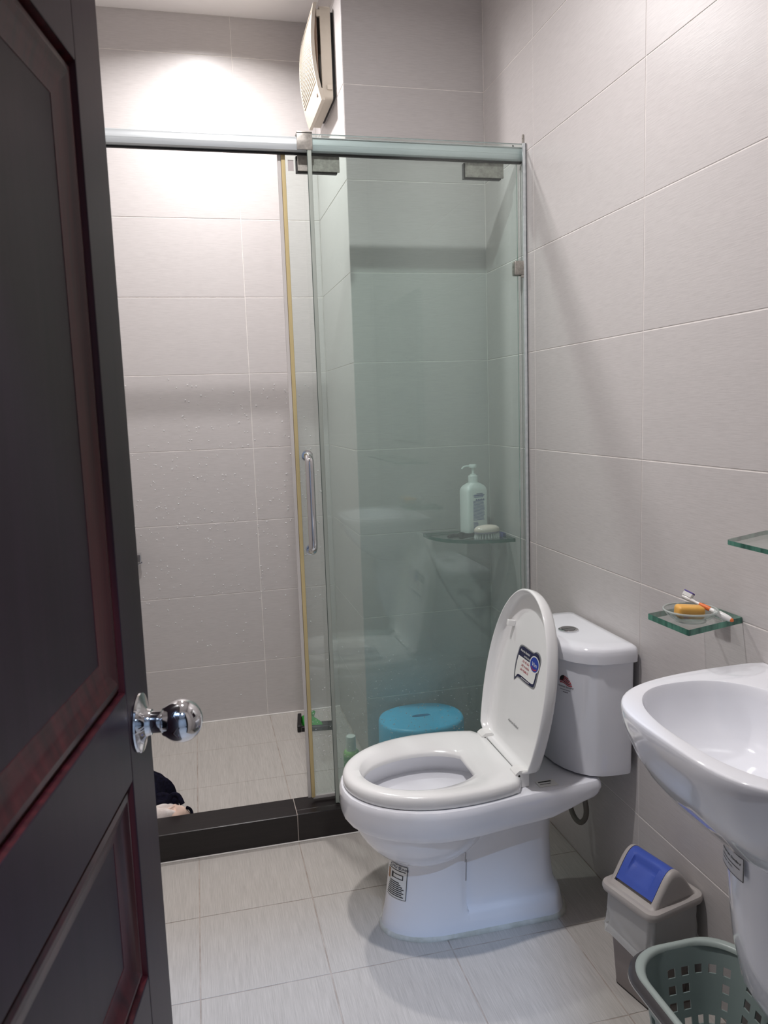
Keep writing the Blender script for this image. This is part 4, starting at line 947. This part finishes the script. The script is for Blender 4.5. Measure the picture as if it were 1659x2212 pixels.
# perforated tapering wall: one sheet around the basket, its square holes cut open
TOPZ = BZ-.008
def path(u, z):
    """u: metres along the rim path, clockwise from the middle of the far side; z: height"""
    o = .0125+.032*(TOPZ-z)/TOPZ; r = .075
    w_, d_ = (BX1-BX0)/2-.0125, (BY1-BY0)/2-.0125
    cx, cy = (BX0+BX1)/2, (BY0+BY1)/2
    segs = [('l', -(w_-r), 0), ]
    L1 = w_-r; L2 = math.pi/2*r; L3 = 2*(d_-r); L4 = 2*(w_-r)
    for kind, ln, f in (('far_l', L1, 0), ('c1', L2, 1), ('left', L3, 0), ('c2', L2, 1), ('near', L4, 0), ('c3', L2, 1), ('right', L3, 0), ('c4', L2, 1), ('far_r', L1, 0)):
        if u <= ln+1e-9: break
        u -= ln
    if kind == 'far_l': p = (-u, d_); n = (0, 1)
    elif kind == 'c1': a = math.pi/2+u/r; n = (math.cos(a), math.sin(a)); p = (-(w_-r)+r*n[0], d_-r+r*n[1])
    elif kind == 'left': p = (-w_, d_-r-u); n = (-1, 0)
    elif kind == 'c2': a = math.pi+u/r; n = (math.cos(a), math.sin(a)); p = (-(w_-r)+r*n[0], -(d_-r)+r*n[1])
    elif kind == 'near': p = (-(w_-r)+u, -d_); n = (0, -1)
    elif kind == 'c3': a = 1.5*math.pi+u/r; n = (math.cos(a), math.sin(a)); p = (w_-r+r*n[0], -(d_-r)+r*n[1])
    elif kind == 'right': p = (w_, -(d_-r)+u); n = (1, 0)
    elif kind == 'c4': a = u/r; n = (math.cos(a), math.sin(a)); p = (w_-r+r*n[0], d_-r+r*n[1])
    else: p = ((w_-r)-u, d_); n = (0, 1)
    s_ = o-.0125
    return Vector((cx+p[0]-n[0]*s_, cy+p[1]-n[1]*s_, z)), Vector((n[0], n[1], 0))
W2, D2 = (BX1-BX0)/2-.0125, (BY1-BY0)/2-.0125
TOT = 4*(W2-.075)+2*math.pi*.075+4*(D2-.075)
def side_holes(c, n, pitch=.0315, hw=.0085): return [(c+(i-(n-1)/2)*pitch-hw, c+(i-(n-1)/2)*pitch+hw) for i in range(n)]
cl_ = (W2-.075)+math.pi/2*.075+(D2-.075); cn_ = TOT/2; cr_ = TOT-cl_
far_c = [.018-.0315*k for k in range(5)]
hl = [((c_-.0085) % TOT, (c_+.0085) % TOT) for c_ in far_c] + side_holes(cl_, 9) + side_holes(cn_, 4) + side_holes(cr_, 8)
hl.sort()
us = [0.0]
for a, b in hl:
    for x in (a, b):
        if x-us[-1] > 1e-6: us.append(x)
u2 = []
for a, b in zip(us, us[1:]+[TOT]):
    k = max(1, int((b-a)/.012)); u2 += [a+(b-a)*i/k for i in range(k)]
us = u2
zc = [.004]; z = .018; hh = .0185
for j in range(5): zc += [z, z+hh]; z += .0345
zc.append(TOPZ)
def is_hole(uc, j):
    if j % 2 == 0: return False
    r = j//2
    d = uc if uc < TOT/2 else uc-TOT
    if r in (2, 3) and far_c[3]-.010 < d < far_c[2]+.010:
        return False
    return any(a < uc < b for a, b in hl)
bm = bmesh.new(); NU = len(us); mids = [(us[i]+(us[i+1] if i+1 < NU else TOT))/2 for i in range(NU)]
cells = {(i, j) for i in range(NU) for j in range(len(zc)-1) if not is_hole(mids[i], j)}
G = {}
def gv(i, j, side):
    i %= NU
    if (i, j, side) not in G:
        p, n = path(us[i], zc[j]); G[(i, j, side)] = bm.verts.new(p+n*(.0025 if side else 0))
    return G[(i, j, side)]
for (i, j) in cells:
    for sd2 in (0, 1): bm.faces.new([gv(i, j, sd2), gv(i+1, j, sd2), gv(i+1, j+1, sd2), gv(i, j+1, sd2)])
    for di, dj, (a, b) in ((1, 0, ((1, 0), (1, 1))), (-1, 0, ((0, 0), (0, 1))), (0, 1, ((0, 1), (1, 1))), (0, -1, ((0, 0), (1, 0)))):
        k = ((i+di) % NU, j+dj)
        if k in cells: continue
        bm.faces.new([gv(i+a[0], j+a[1], 0), gv(i+b[0], j+b[1], 0), gv(i+b[0], j+b[1], 1), gv(i+a[0], j+a[1], 1)])
finish('side_wall', bm, M_BASK, bk, smooth=30)
bm = bmesh.new(); loft(bm, [[path(TOT*k/96, .004)[0]+Vector((0, 0, dz)) for k in range(96)] for dz in (-.003, .0)]); finish('bottom', bm, M_BASK, bk)

# ------------------------------------------------------------------ water beads
def beads(name, label, n, f, r0, r1, seed, nv):
    rnd = random.Random(seed); bm = bmesh.new(); nv = Vector(nv)
    u = nv.orthogonal().normalized(); v = nv.cross(u)
    for _ in range(n):
        p = Vector(f(rnd)); r = rnd.uniform(r0, r1); k = 6
        a = [bm.verts.new(p+(u*math.cos(2*math.pi*i/k)+v*math.sin(2*math.pi*i/k))*r) for i in range(k)]
        b = [bm.verts.new(p+(u*math.cos(2*math.pi*i/k)+v*math.sin(2*math.pi*i/k))*r*.6+nv*r*.5) for i in range(k)]
        for i in range(k): bm.faces.new((a[i], a[(i+1) % k], b[(i+1) % k], b[i]))
        bm.faces.new(b)
    o = finish(name, bm, M_DROP, None, smooth=80); tag(o, label, 'water', kind='stuff'); return o
def on_back(r):
    while True:
        x = r.uniform(-1.3, -.52); z = r.gauss(.98, .33)
        if .12 < z < 1.5: return (x, YB-.0002, z)
beads('water_beads', 'water beads scattered over the tiled back wall of the shower', 520, on_back, .0018, .0036, 1, (0, -1, 0))
def on_glass(r):
    while True:
        x = r.uniform(-.74, -.15); z = abs(r.gauss(.16, .16))+.11
        if z < .6: return (x, YS-.0042, z)
beads('water_beads', 'water beads on the lower part of the sliding glass door', 650, on_glass, .0012, .0026, 2, (0, -1, 0))
